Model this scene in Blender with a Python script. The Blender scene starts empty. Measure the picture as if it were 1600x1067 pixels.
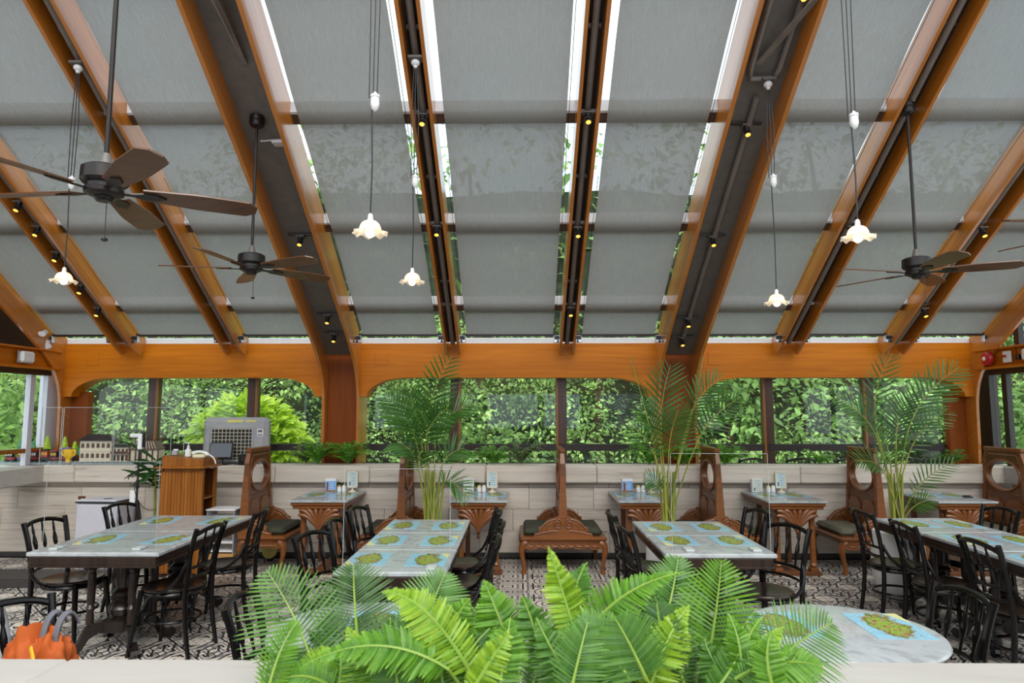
import bpy, bmesh, math, random
from mathutils import Vector, Matrix
random.seed(11)
S = bpy.context.scene
COL = S.collection
R = math.radians
# ------------------------------------------------------------------ camera
cam_d = bpy.data.cameras.new('camera')
cam = bpy.data.objects.new('camera', cam_d)
COL.objects.link(cam)
cam.location = (0, 0, 1.72)
cam.rotation_euler = (R(90) + math.atan(107 / 1050), 0, R(0.65))
cam_d.sensor_width = 36
cam_d.lens = 36 * 1050 / 1600
cam_d.clip_start = 0.05
cam_d.clip_end = 200
cam_d.dof.use_dof = True
cam_d.dof.focus_distance = 5.6
cam_d.dof.aperture_fstop = 6.3
S.camera = cam
# ------------------------------------------------------------------ sky (bright overcast), soft sun, exposure
W = bpy.data.worlds.new('sky')
S.world = W
W.use_nodes = True
wn = W.node_tree
wn.nodes.clear()
wo = wn.nodes.new('ShaderNodeOutputWorld')
wb = wn.nodes.new('ShaderNodeBackground')
wt = wn.nodes.new('ShaderNodeTexCoord')
wz = wn.nodes.new('ShaderNodeTexNoise')
wz.inputs['Scale'].default_value = 2.5
wz.inputs['Detail'].default_value = 5
wr = wn.nodes.new('ShaderNodeValToRGB')
wr.color_ramp.elements[0].position = 0.35
wr.color_ramp.elements[0].color = (0.62, 0.80, 1.0, 1)
wr.color_ramp.elements[1].position = 0.62
wr.color_ramp.elements[1].color = (1.0, 1.0, 1.0, 1)
wn.links.new(wt.outputs['Generated'], wz.inputs['Vector'])
wn.links.new(wz.outputs['Fac'], wr.inputs['Fac'])
wn.links.new(wr.outputs['Color'], wb.inputs['Color'])
wb.inputs['Strength'].default_value = 1.15
wn.links.new(wb.outputs['Background'], wo.inputs['Surface'])
sd = bpy.data.lights.new('sun', 'SUN')
sd.energy = 1.7
sd.angle = R(40)
sd.color = (1.0, 0.96, 0.9)
sun = bpy.data.objects.new('sun', sd)
COL.objects.link(sun)
sun.rotation_euler = (R(42), R(10), 0)
vs = S.view_settings
vs.view_transform = 'Standard'
vs.look = 'None'
vs.gamma = 1.0
vs.use_curve_mapping = False
vs.exposure = 0.78
try:
    S.cycles.max_bounces = 10
    S.cycles.transparent_max_bounces = 16
    S.cycles.sample_clamp_indirect = 6
except Exception:
    pass


# ------------------------------------------------------------------ node expression helper
class X:
    def __init__(s, nt, k):
        s.nt = nt; s.k = k
    def op(s, o, b=None, c=None):
        n = s.nt.nodes.new('ShaderNodeMath'); n.operation = o
        for i, q in enumerate((s, b, c)):
            if q is None: continue
            if isinstance(q, X): s.nt.links.new(q.k, n.inputs[i])
            else: n.inputs[i].default_value = q
        return X(s.nt, n.outputs[0])
    def __add__(s, b): return s.op('ADD', b)
    def __sub__(s, b): return s.op('SUBTRACT', b)
    def __mul__(s, b): return s.op('MULTIPLY', b)
    def __gt__(s, b): return s.op('GREATER_THAN', b)
    def __lt__(s, b): return s.op('LESS_THAN', b)
    def abs(s): return s.op('ABSOLUTE')
    def sin(s): return s.op('SINE')
    def max(s, b): return s.op('MAXIMUM', b)
    def min(s, b): return s.op('MINIMUM', b)
    def ping(s, b): return s.op('PINGPONG', b)
    def frac(s): return s.op('FRACT')
    def sqrt(s): return s.op('SQRT')


MATS = {}
def new_mat(name):
    m = bpy.data.materials.new(name); m.use_nodes = True
    MATS[name] = m
    nt = m.node_tree
    b = nt.nodes['Principled BSDF']
    return m, nt, b
def coord(nt, kind='Object', scale=(1, 1, 1), rot=(0, 0, 0)):
    t = nt.nodes.new('ShaderNodeTexCoord'); mp = nt.nodes.new('ShaderNodeMapping')
    mp.inputs['Scale'].default_value = scale; mp.inputs['Rotation'].default_value = rot
    nt.links.new(t.outputs[kind], mp.inputs['Vector'])
    return mp.outputs['Vector']
def wpos(nt, scale=(1, 1, 1), rot=(0, 0, 0)):
    t = nt.nodes.new('ShaderNodeNewGeometry'); mp = nt.nodes.new('ShaderNodeMapping')
    mp.inputs['Scale'].default_value = scale; mp.inputs['Rotation'].default_value = rot
    nt.links.new(t.outputs['Position'], mp.inputs['Vector'])
    return mp.outputs['Vector']
def noise(nt, vec, scale=5, detail=4, dist=0, rough=0.5):
    n = nt.nodes.new('ShaderNodeTexNoise')
    n.inputs['Scale'].default_value = scale; n.inputs['Detail'].default_value = detail
    n.inputs['Distortion'].default_value = dist; n.inputs['Roughness'].default_value = rough
    nt.links.new(vec, n.inputs['Vector'])
    return n.outputs['Fac']
def ramp(nt, fac, stops):
    r = nt.nodes.new('ShaderNodeValToRGB')
    e = r.color_ramp.elements
    while len(e) < len(stops): e.new(0.5)
    for i, (p, c) in enumerate(stops):
        e[i].position = p; e[i].color = (c[0], c[1], c[2], 1)
    nt.links.new(fac, r.inputs['Fac'])
    return r.outputs['Color']
def mixc(nt, fac, a, b):
    m = nt.nodes.new('ShaderNodeMix'); m.data_type = 'RGBA'
    if hasattr(fac, 'is_linked'): nt.links.new(fac, m.inputs[0])
    else: m.inputs[0].default_value = fac
    for i, q in ((6, a), (7, b)):
        if hasattr(q, 'is_linked'): nt.links.new(q, m.inputs[i])
        else: m.inputs[i].default_value = (q[0], q[1], q[2], 1)
    return m.outputs[2]
def bump(nt, b, h, st=0.2, d=0.01):
    n = nt.nodes.new('ShaderNodeBump'); n.inputs['Strength'].default_value = st
    n.inputs['Distance'].default_value = d
    nt.links.new(h, n.inputs['Height']); nt.links.new(n.outputs['Normal'], b.inputs['Normal'])
def srgb(r, g, b):
    f = lambda c: (c / 255) / 12.92 if c <= 10 else (((c / 255) + 0.055) / 1.055) ** 2.4
    return (f(r), f(g), f(b))
def plain(name, col, rough=0.5, metal=0.0, var=0.12, sc=12, coat=0.0):
    m, nt, b = new_mat(name)
    n = noise(nt, coord(nt), sc, 4)
    lo = tuple(c * (1 - var) for c in col); hi = tuple(min(1, c * (1 + var)) for c in col)
    nt.links.new(ramp(nt, n, [(0.3, lo), (0.7, hi)]), b.inputs['Base Color'])
    b.inputs['Roughness'].default_value = rough; b.inputs['Metallic'].default_value = metal
    b.inputs['Coat Weight'].default_value = coat
    return m
def wood(name, c1, c2, rough=0.35, axis='x', sc=1.0, coat=0.3, world=False, tilt=0):
    m, nt, b = new_mat(name)
    s = {'x': (0.7, 14, 14), 'y': (14, 0.7, 14), 'z': (14, 14, 0.7)}[axis]
    s = tuple(q * sc for q in s)
    v = wpos(nt, s) if world else coord(nt, 'Object', s)
    if tilt:
        v = coord(nt, 'Object', (1, 1, 1), (tilt, 0, 0)); mp = nt.nodes.new('ShaderNodeMapping'); mp.inputs['Scale'].default_value = s
        nt.links.new(v, mp.inputs['Vector']); v = mp.outputs['Vector']
    n = noise(nt, v, 2.2, 6, 0.6)
    nt.links.new(ramp(nt, n, [(0.3, c1), (0.5, tuple((p + q) / 2 for p, q in zip(c1, c2))), (0.72, c2)]), b.inputs['Base Color'])
    b.inputs['Roughness'].default_value = rough
    b.inputs['Coat Weight'].default_value = coat; b.inputs['Coat Roughness'].default_value = 0.12; b.inputs['Specular IOR Level'].default_value = 0.5 if coat > 0.1 else 0.2
    bump(nt, b, n, 0.08, 0.004)
    return m


def leafmat(name, c1, c2, trans=0.35, attr=False, rough=0.45):
    m, nt, b = new_mat(name)
    if attr:
        a = nt.nodes.new('ShaderNodeAttribute'); a.attribute_name = 'tint'
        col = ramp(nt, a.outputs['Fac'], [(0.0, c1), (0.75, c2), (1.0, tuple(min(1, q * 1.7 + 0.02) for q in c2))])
    else:
        col = ramp(nt, noise(nt, coord(nt), 7, 3), [(0.3, c1), (0.7, c2)])
    nt.links.new(col, b.inputs['Base Color'])
    b.inputs['Roughness'].default_value = rough
    t = nt.nodes.new('ShaderNodeBsdfTranslucent'); nt.links.new(col, t.inputs['Color'])
    mx = nt.nodes.new('ShaderNodeMixShader'); mx.inputs[0].default_value = trans
    nt.links.new(b.outputs[0], mx.inputs[1]); nt.links.new(t.outputs[0], mx.inputs[2])
    nt.links.new(mx.outputs[0], nt.nodes['Material Output'].inputs['Surface'])
    return m
def glassmat(name, tint=(0.93, 0.97, 0.95), ior=1.45):
    m, nt, b = new_mat(name)
    nt.nodes.remove(b)
    t = nt.nodes.new('ShaderNodeBsdfTransparent'); t.inputs['Color'].default_value = (*tint, 1)
    g = nt.nodes.new('ShaderNodeBsdfGlossy'); g.inputs['Roughness'].default_value = 0.0
    f = nt.nodes.new('ShaderNodeFresnel'); f.inputs['IOR'].default_value = ior
    mx = nt.nodes.new('ShaderNodeMixShader')
    gm = nt.nodes.new('ShaderNodeNewGeometry')
    fac = X(nt, f.outputs[0]) * (X(nt, gm.outputs['Backfacing']) * -1.0 + 1.0)
    nt.links.new(fac.k, mx.inputs[0]); nt.links.new(t.outputs[0], mx.inputs[1]); nt.links.new(g.outputs[0], mx.inputs[2])
    nt.links.new(mx.outputs[0], nt.nodes['Material Output'].inputs['Surface'])
    return m
def emis(name, col, st):
    m, nt, b = new_mat(name)
    b.inputs['Base Color'].default_value = (*col, 1)
    b.inputs['Emission Color'].default_value = (*col, 1); b.inputs['Emission Strength'].default_value = st
    return m


# ------------------------------------------------------------------ materials
wood('beam_orange', (0.46, 0.125, 0.003), (0.60, 0.180, 0.006), 0.42, 'x', 1.0, 0.05)
wood('beam_orange_y', (0.46, 0.125, 0.004), (0.60, 0.180, 0.007), 0.42, 'y', 1.0, 0.05)
wood('fin_wood', (0.42, 0.130, 0.012), (0.56, 0.19, 0.020), 0.32, 'y', 1.0, 0.7, tilt=R(32.4))
wood('column_wood', (0.19, 0.042, 0.003), (0.25, 0.058, 0.004), 0.5, 'z', 1.0, 0.0)
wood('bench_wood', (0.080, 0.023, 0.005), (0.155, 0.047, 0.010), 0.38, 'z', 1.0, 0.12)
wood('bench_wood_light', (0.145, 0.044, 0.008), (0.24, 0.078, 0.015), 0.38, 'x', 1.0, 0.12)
wood('table_dark', (0.006, 0.004, 0.003), (0.018, 0.010, 0.007), 0.3, 'z', 1.0, 0.15)
wood('table_brown', (0.010, 0.006, 0.005), (0.034, 0.018, 0.011), 0.35, 'z', 1.0, 0.12)
wood('fan_blade', (0.095, 0.036, 0.011), (0.155, 0.060, 0.018), 0.35, 'x', 1.0, 0.2)
wood('podium_wood', (0.22, 0.070, 0.010), (0.36, 0.130, 0.022), 0.4, 'z', 1.0, 0.05)
wood('crate_wood', (0.42, 0.22, 0.08), (0.58, 0.34, 0.14), 0.6, 'x', 1.0, 0.0)
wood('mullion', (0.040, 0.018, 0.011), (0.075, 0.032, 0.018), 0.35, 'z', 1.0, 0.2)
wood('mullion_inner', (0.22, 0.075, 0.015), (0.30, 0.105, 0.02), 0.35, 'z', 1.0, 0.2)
plain('rail_dark', (0.022, 0.014, 0.013), 0.4)
MATS_L = plain('lacquer_black', (0.0045, 0.004, 0.004), 0.2, 0, 0.2, 6, 0.0)
MATS_L.node_tree.nodes['Principled BSDF'].inputs['Specular IOR Level'].default_value = 0.32
wood('seat_dark', (0.007, 0.005, 0.004), (0.026, 0.016, 0.011), 0.24, 'y', 0.5, 0.12)
plain('fan_metal', (0.022, 0.017, 0.015), 0.35, 0.4)
plain('black_plastic', (0.012, 0.012, 0.013), 0.35)
plain('grey_steel', (0.15, 0.135, 0.118), 0.5, 0.0)
plain('conduit_grey', (0.20, 0.175, 0.15), 0.45)
plain('dark_channel', (0.020, 0.015, 0.012), 0.5)
plain('white_paint', (0.80, 0.80, 0.80), 0.4, 0, 0.03)
plain('white_ceramic', (0.82, 0.82, 0.80), 0.2, 0, 0.03)
plain('pot_white', (0.72, 0.72, 0.71), 0.5, 0, 0.06, 4)
plain('chrome', (0.6, 0.6, 0.6), 0.25, 0.9)
plain('purlin_white', (0.78, 0.78, 0.80), 0.5, 0, 0.04)
plain('purlin_brown', (0.10, 0.055, 0.035), 0.5)
plain('cream_plastic', (0.80, 0.72, 0.52), 0.4, 0, 0.04)
plain('cooler_grey', (0.36, 0.36, 0.37), 0.45, 0, 0.06)
plain('cooler_grille', (0.55, 0.52, 0.42), 0.45)
plain('cooler_dark', (0.02, 0.018, 0.015), 0.7)
plain('sticker_yellow', (0.70, 0.62, 0.16), 0.5)
plain('purifier_white', (0.62, 0.61, 0.68), 0.35, 0, 0.03)
plain('step_dark', (0.040, 0.036, 0.034), 0.6)
plain('skirting_dark', (0.045, 0.042, 0.038), 0.6)
plain('soil', (0.03, 0.02, 0.012), 0.9, 0, 0.5, 30)
plain('terrace_stone', (0.30, 0.29, 0.27), 0.8)
plain('orange_cloth', (0.42, 0.078, 0.004), 0.75, 0, 0.18, 9)
plain('grey_cloth', (0.13, 0.13, 0.15), 0.8, 0, 0.2, 20)
plain('yellow_zip', (0.85, 0.42, 0.02), 0.5)
plain('bag_white', (0.62, 0.65, 0.70), 0.25, 0, 0.08, 5)
plain('alarm_red', (0.45, 0.012, 0.012), 0.3)
plain('velvet_olive', (0.040, 0.042, 0.024), 0.85, 0, 0.35, 7)
plain('velvet_faded', (0.14, 0.13, 0.085), 0.85, 0, 0.25, 9)
plain('trunk', (0.09, 0.06, 0.04), 0.9, 0, 0.5, 10)
plain('hill_soil', (0.020, 0.030, 0.010), 0.95, 0, 0.6, 3)
for nm, c in dict(brick_red=(0.35, 0.02, 0.015), brick_blue=(0.03, 0.10, 0.40), brick_yellow=(0.85, 0.50, 0.01), brick_green=(0.01, 0.17, 0.06),
                  brick_lime=(0.42, 0.60, 0.02), brick_tan=(0.66, 0.58, 0.44), brick_black=(0.015, 0.014, 0.014), brick_brown=(0.10, 0.045, 0.028),
                  brick_grey=(0.28, 0.32, 0.34), brick_white=(0.75, 0.75, 0.75), brick_lilac=(0.30, 0.22, 0.45)).items():
    plain(nm, c, 0.3, 0, 0.05)
leafmat('fern_bright', (0.055, 0.19, 0.012), (0.17, 0.38, 0.026), 0.36, True)
leafmat('fern_lime', (0.15, 0.34, 0.014), (0.34, 0.53, 0.035), 0.36, True)
leafmat('fern_mid', (0.040, 0.14, 0.018), (0.115, 0.28, 0.034), 0.33, True)
leafmat('fern_deep', (0.026, 0.090, 0.018), (0.070, 0.175, 0.030), 0.33, True)
leafmat('fern_rib', (0.20, 0.36, 0.04), (0.34, 0.50, 0.08), 0.2)
leafmat('ledge_fern', (0.06, 0.22, 0.015), (0.20, 0.46, 0.04), 0.35, True)
leafmat('ledge_fern_dry', (0.07, 0.12, 0.03), (0.16, 0.22, 0.07), 0.3, True)
leafmat('palm_leaf', (0.018, 0.075, 0.010), (0.065, 0.19, 0.020), 0.3, True, rough=0.35)
leafmat('palm_stem', (0.16, 0.22, 0.03), (0.36, 0.36, 0.06), 0.1)
leafmat('foliage', (0.045, 0.12, 0.028), (0.38, 0.57, 0.17), 0.40, True)
leafmat('foliage_ivy', (0.03, 0.085, 0.02), (0.22, 0.38, 0.10), 0.35, True)
leafmat('foliage_lime', (0.20, 0.42, 0.02), (0.52, 0.70, 0.05), 0.40, True)
glassmat('window_glass', (0.95, 0.985, 0.97), 1.62)
glassmat('roof_glass', (0.86, 0.90, 0.91), 1.3)
glassmat('acrylic', (0.975, 0.98, 0.98), 1.2)
plain('acrylic_edge', (0.46, 0.50, 0.49), 0.2, 0, 0.05)
emis('bulb_glow', (1.0, 0.78, 0.50), 7.0)
emis('spot_glow', (1.0, 0.58, 0.09), 0.8)
emis('screen_glow', (0.05, 0.055, 0.065), 0.3)
MATS['screen_glow'].node_tree.nodes['Principled BSDF'].inputs['Roughness'].default_value = 0.08

# ruffled milk glass of the pendants
m, nt, b = new_mat('milk_glass')
b.inputs['Base Color'].default_value = (0.95, 0.90, 0.82, 1); b.inputs['Roughness'].default_value = 0.2
t = nt.nodes.new('ShaderNodeBsdfTranslucent'); t.inputs['Color'].default_value = (1.0, 0.86, 0.66, 1)
mx = nt.nodes.new('ShaderNodeMixShader'); mx.inputs[0].default_value = 0.6
nt.links.new(b.outputs[0], mx.inputs[1]); nt.links.new(t.outputs[0], mx.inputs[2])
nt.links.new(mx.outputs[0], nt.nodes['Material Output'].inputs['Surface'])

# woven roller blind: open weave, a little light passes
m, nt, b = new_mat('blind_fabric')
n1 = noise(nt, wpos(nt, (260, 9, 9)), 1.0, 3, 0, 0.6)
n2 = noise(nt, wpos(nt, (90, 90, 90)), 1.0, 2)
sm = X(nt, n1) * 0.65 + X(nt, n2) * 0.35
col = ramp(nt, sm.k, [(0.25, (0.215, 0.20, 0.175)), (0.75, (0.345, 0.322, 0.288))])
nt.links.new(col, b.inputs['Base Color']); b.inputs['Roughness'].default_value = 0.8
t = nt.nodes.new('ShaderNodeBsdfTranslucent'); nt.links.new(col, t.inputs['Color'])
mx = nt.nodes.new('ShaderNodeMixShader'); mx.inputs[0].default_value = 0.52
nt.links.new(b.outputs[0], mx.inputs[1]); nt.links.new(t.outputs[0], mx.inputs[2])
tr = nt.nodes.new('ShaderNodeBsdfTransparent')
m2 = nt.nodes.new('ShaderNodeMixShader'); m2.inputs[0].default_value = 0.045
nt.links.new(mx.outputs[0], m2.inputs[1]); nt.links.new(tr.outputs[0], m2.inputs[2])
nt.links.new(m2.outputs[0], nt.nodes['Material Output'].inputs['Surface'])

# veined grey marble
m, nt, b = new_mat('marble')
v = wpos(nt, (1, 1, 1))
n = noise(nt, v, 5, 8, 2.2, 0.62)
n2 = noise(nt, v, 2.0, 3)
c1 = ramp(nt, n, [(0.36, (0.20, 0.22, 0.23)), (0.47, (0.38, 0.41, 0.42)), (0.62, (0.47, 0.50, 0.51))])
c2 = mixc(nt, n2, c1, (0.42, 0.45, 0.46))
nt.links.new(c2, b.inputs['Base Color']); b.inputs['Roughness'].default_value = 0.14

# serpentine vein stone (horizontal veins)
def stone(name, base, dark, rot=(0, 0, 0)):
    m, nt, b = new_mat(name)
    oi = nt.nodes.new('ShaderNodeObjectInfo')
    v0 = wpos(nt, (1.1, 6, 20), rot)
    va = nt.nodes.new('ShaderNodeVectorMath'); va.operation = 'ADD'
    cm = nt.nodes.new('ShaderNodeCombineXYZ')
    k = X(nt, oi.outputs['Random']) * 37.0
    nt.links.new(k.k, cm.inputs[0]); nt.links.new(k.k, cm.inputs[2])
    nt.links.new(v0, va.inputs[0]); nt.links.new(cm.outputs[0], va.inputs[1])
    n = noise(nt, va.outputs[0], 1.0, 7, 0.8, 0.62)
    n3 = noise(nt, va.outputs[0], 4.0, 3, 0.3)
    c = ramp(nt, n, [(0.28, dark), (0.42, tuple(0.75 * p + 0.25 * q for p, q in zip(base, dark))), (0.6, base), (0.8, tuple(min(1, 1.12 * q) for q in base))])
    sh = X(nt, oi.outputs['Random']) * 0.25 + X(nt, n3) * 0.25
    c = mixc(nt, sh.k, c, tuple(q * 0.62 for q in base))
    nt.links.new(c, b.inputs['Base Color']); b.inputs['Roughness'].default_value = 0.45
    bump(nt, b, n, 0.06, 0.004)
    return m
stone('stone', (0.73, 0.65, 0.56), (0.33, 0.265, 0.205))
stone('stone_pale', (0.54, 0.52, 0.475), (0.40, 0.37, 0.32))

# encaustic floor tile print
m, nt, b = new_mat('tile_print')
g = nt.nodes.new('ShaderNodeNewGeometry'); sp = nt.nodes.new('ShaderNodeSeparateXYZ')
nt.links.new(g.outputs['Position'], sp.inputs[0])
px, py = X(nt, sp.outputs[0]), X(nt, sp.outputs[1])
mx_, my_ = (px + 40.0).ping(0.2) * 5.0, (py + 40.0).ping(0.2) * 5.0
# side field: interlaced diamonds and bars
s_ = mx_ + my_
d_ = (mx_ - my_).abs()
ring = ((s_ * 2.5).frac() - 0.5).abs()
bars = ((mx_ * 3.0 + my_ * 1.0).frac() - 0.5).abs()
bar2 = ((d_ * 3.0).frac() - 0.5).abs()
blk1 = (ring < 0.15) * (d_ > 0.16)
blk2 = (bars < 0.13) * (d_ < 0.5) * (s_ > 0.45)
blk3 = (bar2 < 0.09) * (s_ > 1.25)
dot = ((mx_ - 0.5) * (mx_ - 0.5) + (my_ - 0.5) * (my_ - 0.5)).sqrt() < 0.13
gry = (ring > 0.36) * (s_ > 0.8)
black_a = blk1.max(blk2).max(blk3)
grey_a = gry.max(dot)
# aisle field: framed rectangles and rosettes
qx, qy = (px + 40.12).ping(0.4) * 2.5, (py + 40.0).ping(0.2) * 5.0
fr = qx.max(qy * 0.62)
r1 = ((fr * 4.0).frac() - 0.5).abs()
rr = ((qx - 1.0) * (qx - 1.0) * 4.0 + (qy - 1.0) * (qy - 1.0)).sqrt()
r2 = ((rr * 3.6).frac() - 0.5).abs()
chk = ((qx * 9.0).frac() - 0.5) * ((qy * 4.5).frac() - 0.5) > 0.03
inn = rr < 0.85
black_b = ((r2 < 0.11) * inn).max((r1 < 0.09) * (rr > 0.85)).max(chk * (rr > 1.0) * (fr > 0.55))
grey_b = ((r1 > 0.38) * (rr > 0.85)).max((rr < 0.18))
isle = (px > -0.20) * (px < 1.05)
notisle = (isle * -1.0) + 1.0
blk = (black_a * notisle).max(black_b * isle)
gr = (grey_a * notisle).max(grey_b * isle)
c = mixc(nt, gr.k, (0.66, 0.60, 0.52), (0.20, 0.19, 0.20))
c = mixc(nt, blk.k, c, (0.010, 0.009, 0.010))
wear = noise(nt, wpos(nt), 14, 4)
wf = X(nt, wear) * 0.10
c = mixc(nt, wf.k, c, (0.22, 0.20, 0.18))
nt.links.new(c, b.inputs['Base Color']); b.inputs['Roughness'].default_value = 0.38

# illustrated island map print of the placemats
m, nt, b = new_mat('map_print')
tc = nt.nodes.new('ShaderNodeTexCoord'); sp = nt.nodes.new('ShaderNodeSeparateXYZ')
nt.links.new(tc.outputs['Generated'], sp.inputs[0])
ux, uy = X(nt, sp.outputs[0]) - 0.5, X(nt, sp.outputs[1]) - 0.5
gv = tc.outputs['Generated']
ns = X(nt, noise(nt, gv, 6.0, 6, 0.8))
rad = ((ux * 1.15 * ux * 1.15) + (uy * 0.78 * uy * 0.78)).sqrt() + (ns - 0.5) * 0.50
land = rad < 0.36
core = rad < 0.27
spk = X(nt, noise(nt, gv, 42, 2)) 
c = mixc(nt, noise(nt, gv, 7, 3), (0.16, 0.44, 0.62), (0.40, 0.64, 0.74))
c = mixc(nt, ((spk > 0.64) * (rad > 0.33)).k, c, (0.03, 0.13, 0.25))
c = mixc(nt, land.k, c, (0.10, 0.20, 0.03))
c = mixc(nt, core.k, c, (0.24, 0.42, 0.05))
c = mixc(nt, ((X(nt, noise(nt, gv, 10, 4)) > 0.545) * land).k, c, (0.36, 0.27, 0.14))
c = mixc(nt, ((X(nt, noise(nt, gv, 14, 3, 0.3)) < 0.41) * land).k, c, (0.30, 0.07, 0.03))
c = mixc(nt, ((spk < 0.37) * land).k, c, (0.10, 0.09, 0.04))
c = mixc(nt, ((X(nt, noise(nt, gv, 20, 3)) > 0.5) * (rad > 0.31) * (rad < 0.40)).k, c, (0.30, 0.22, 0.10))
corner = (ux + uy * 0.6) < -0.56
c = mixc(nt, corner.k, c, (0.66, 0.66, 0.30))
nt.links.new(c, b.inputs['Base Color']); b.inputs['Roughness'].default_value = 0.25

# printed cards
def card(name, bg, ink, split=None):
    m, nt, b = new_mat(name)
    tc = nt.nodes.new('ShaderNodeTexCoord'); sp = nt.nodes.new('ShaderNodeSeparateXYZ')
    nt.links.new(tc.outputs['Generated'], sp.inputs[0])
    u, w = X(nt, sp.outputs[0]), X(nt, sp.outputs[2])
    c = mixc(nt, noise(nt, tc.outputs['Generated'], 6, 3), bg, tuple(min(1, q * 1.15) for q in bg))
    lines = ((w * 7.0).frac() < 0.3) * (X(nt, noise(nt, tc.outputs['Generated'], 16, 2)) > 0.47) * (u > 0.28) * (u < 0.85)
    c = mixc(nt, lines.k, c, ink)
    if split:
        c = mixc(nt, (w > 0.82).k, c, split)
        bot = ((u - 0.2).abs() < 0.09) * (w < 0.72) * (w > 0.06)
        c = mixc(nt, bot.k, c, (0.25, 0.06, 0.02))
        c = mixc(nt, ((w < 0.12)).k, c, (0.30, 0.16, 0.06))
    else:
        bot = ((u - 0.2).abs() < 0.06) * (w < 0.35) * (w > 0.10)
        c = mixc(nt, bot.k, c, (0.03, 0.08, 0.07))
    nt.links.new(c, b.inputs['Base Color']); b.inputs['Roughness'].default_value = 0.35
card('card_blue', (0.16, 0.36, 0.70), (0.75, 0.82, 0.90), (0.80, 0.82, 0.86))
card('card_pale', (0.55, 0.66, 0.68), (0.14, 0.22, 0.26))
card('card_menu', (0.62, 0.66, 0.62), (0.20, 0.22, 0.10))


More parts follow.
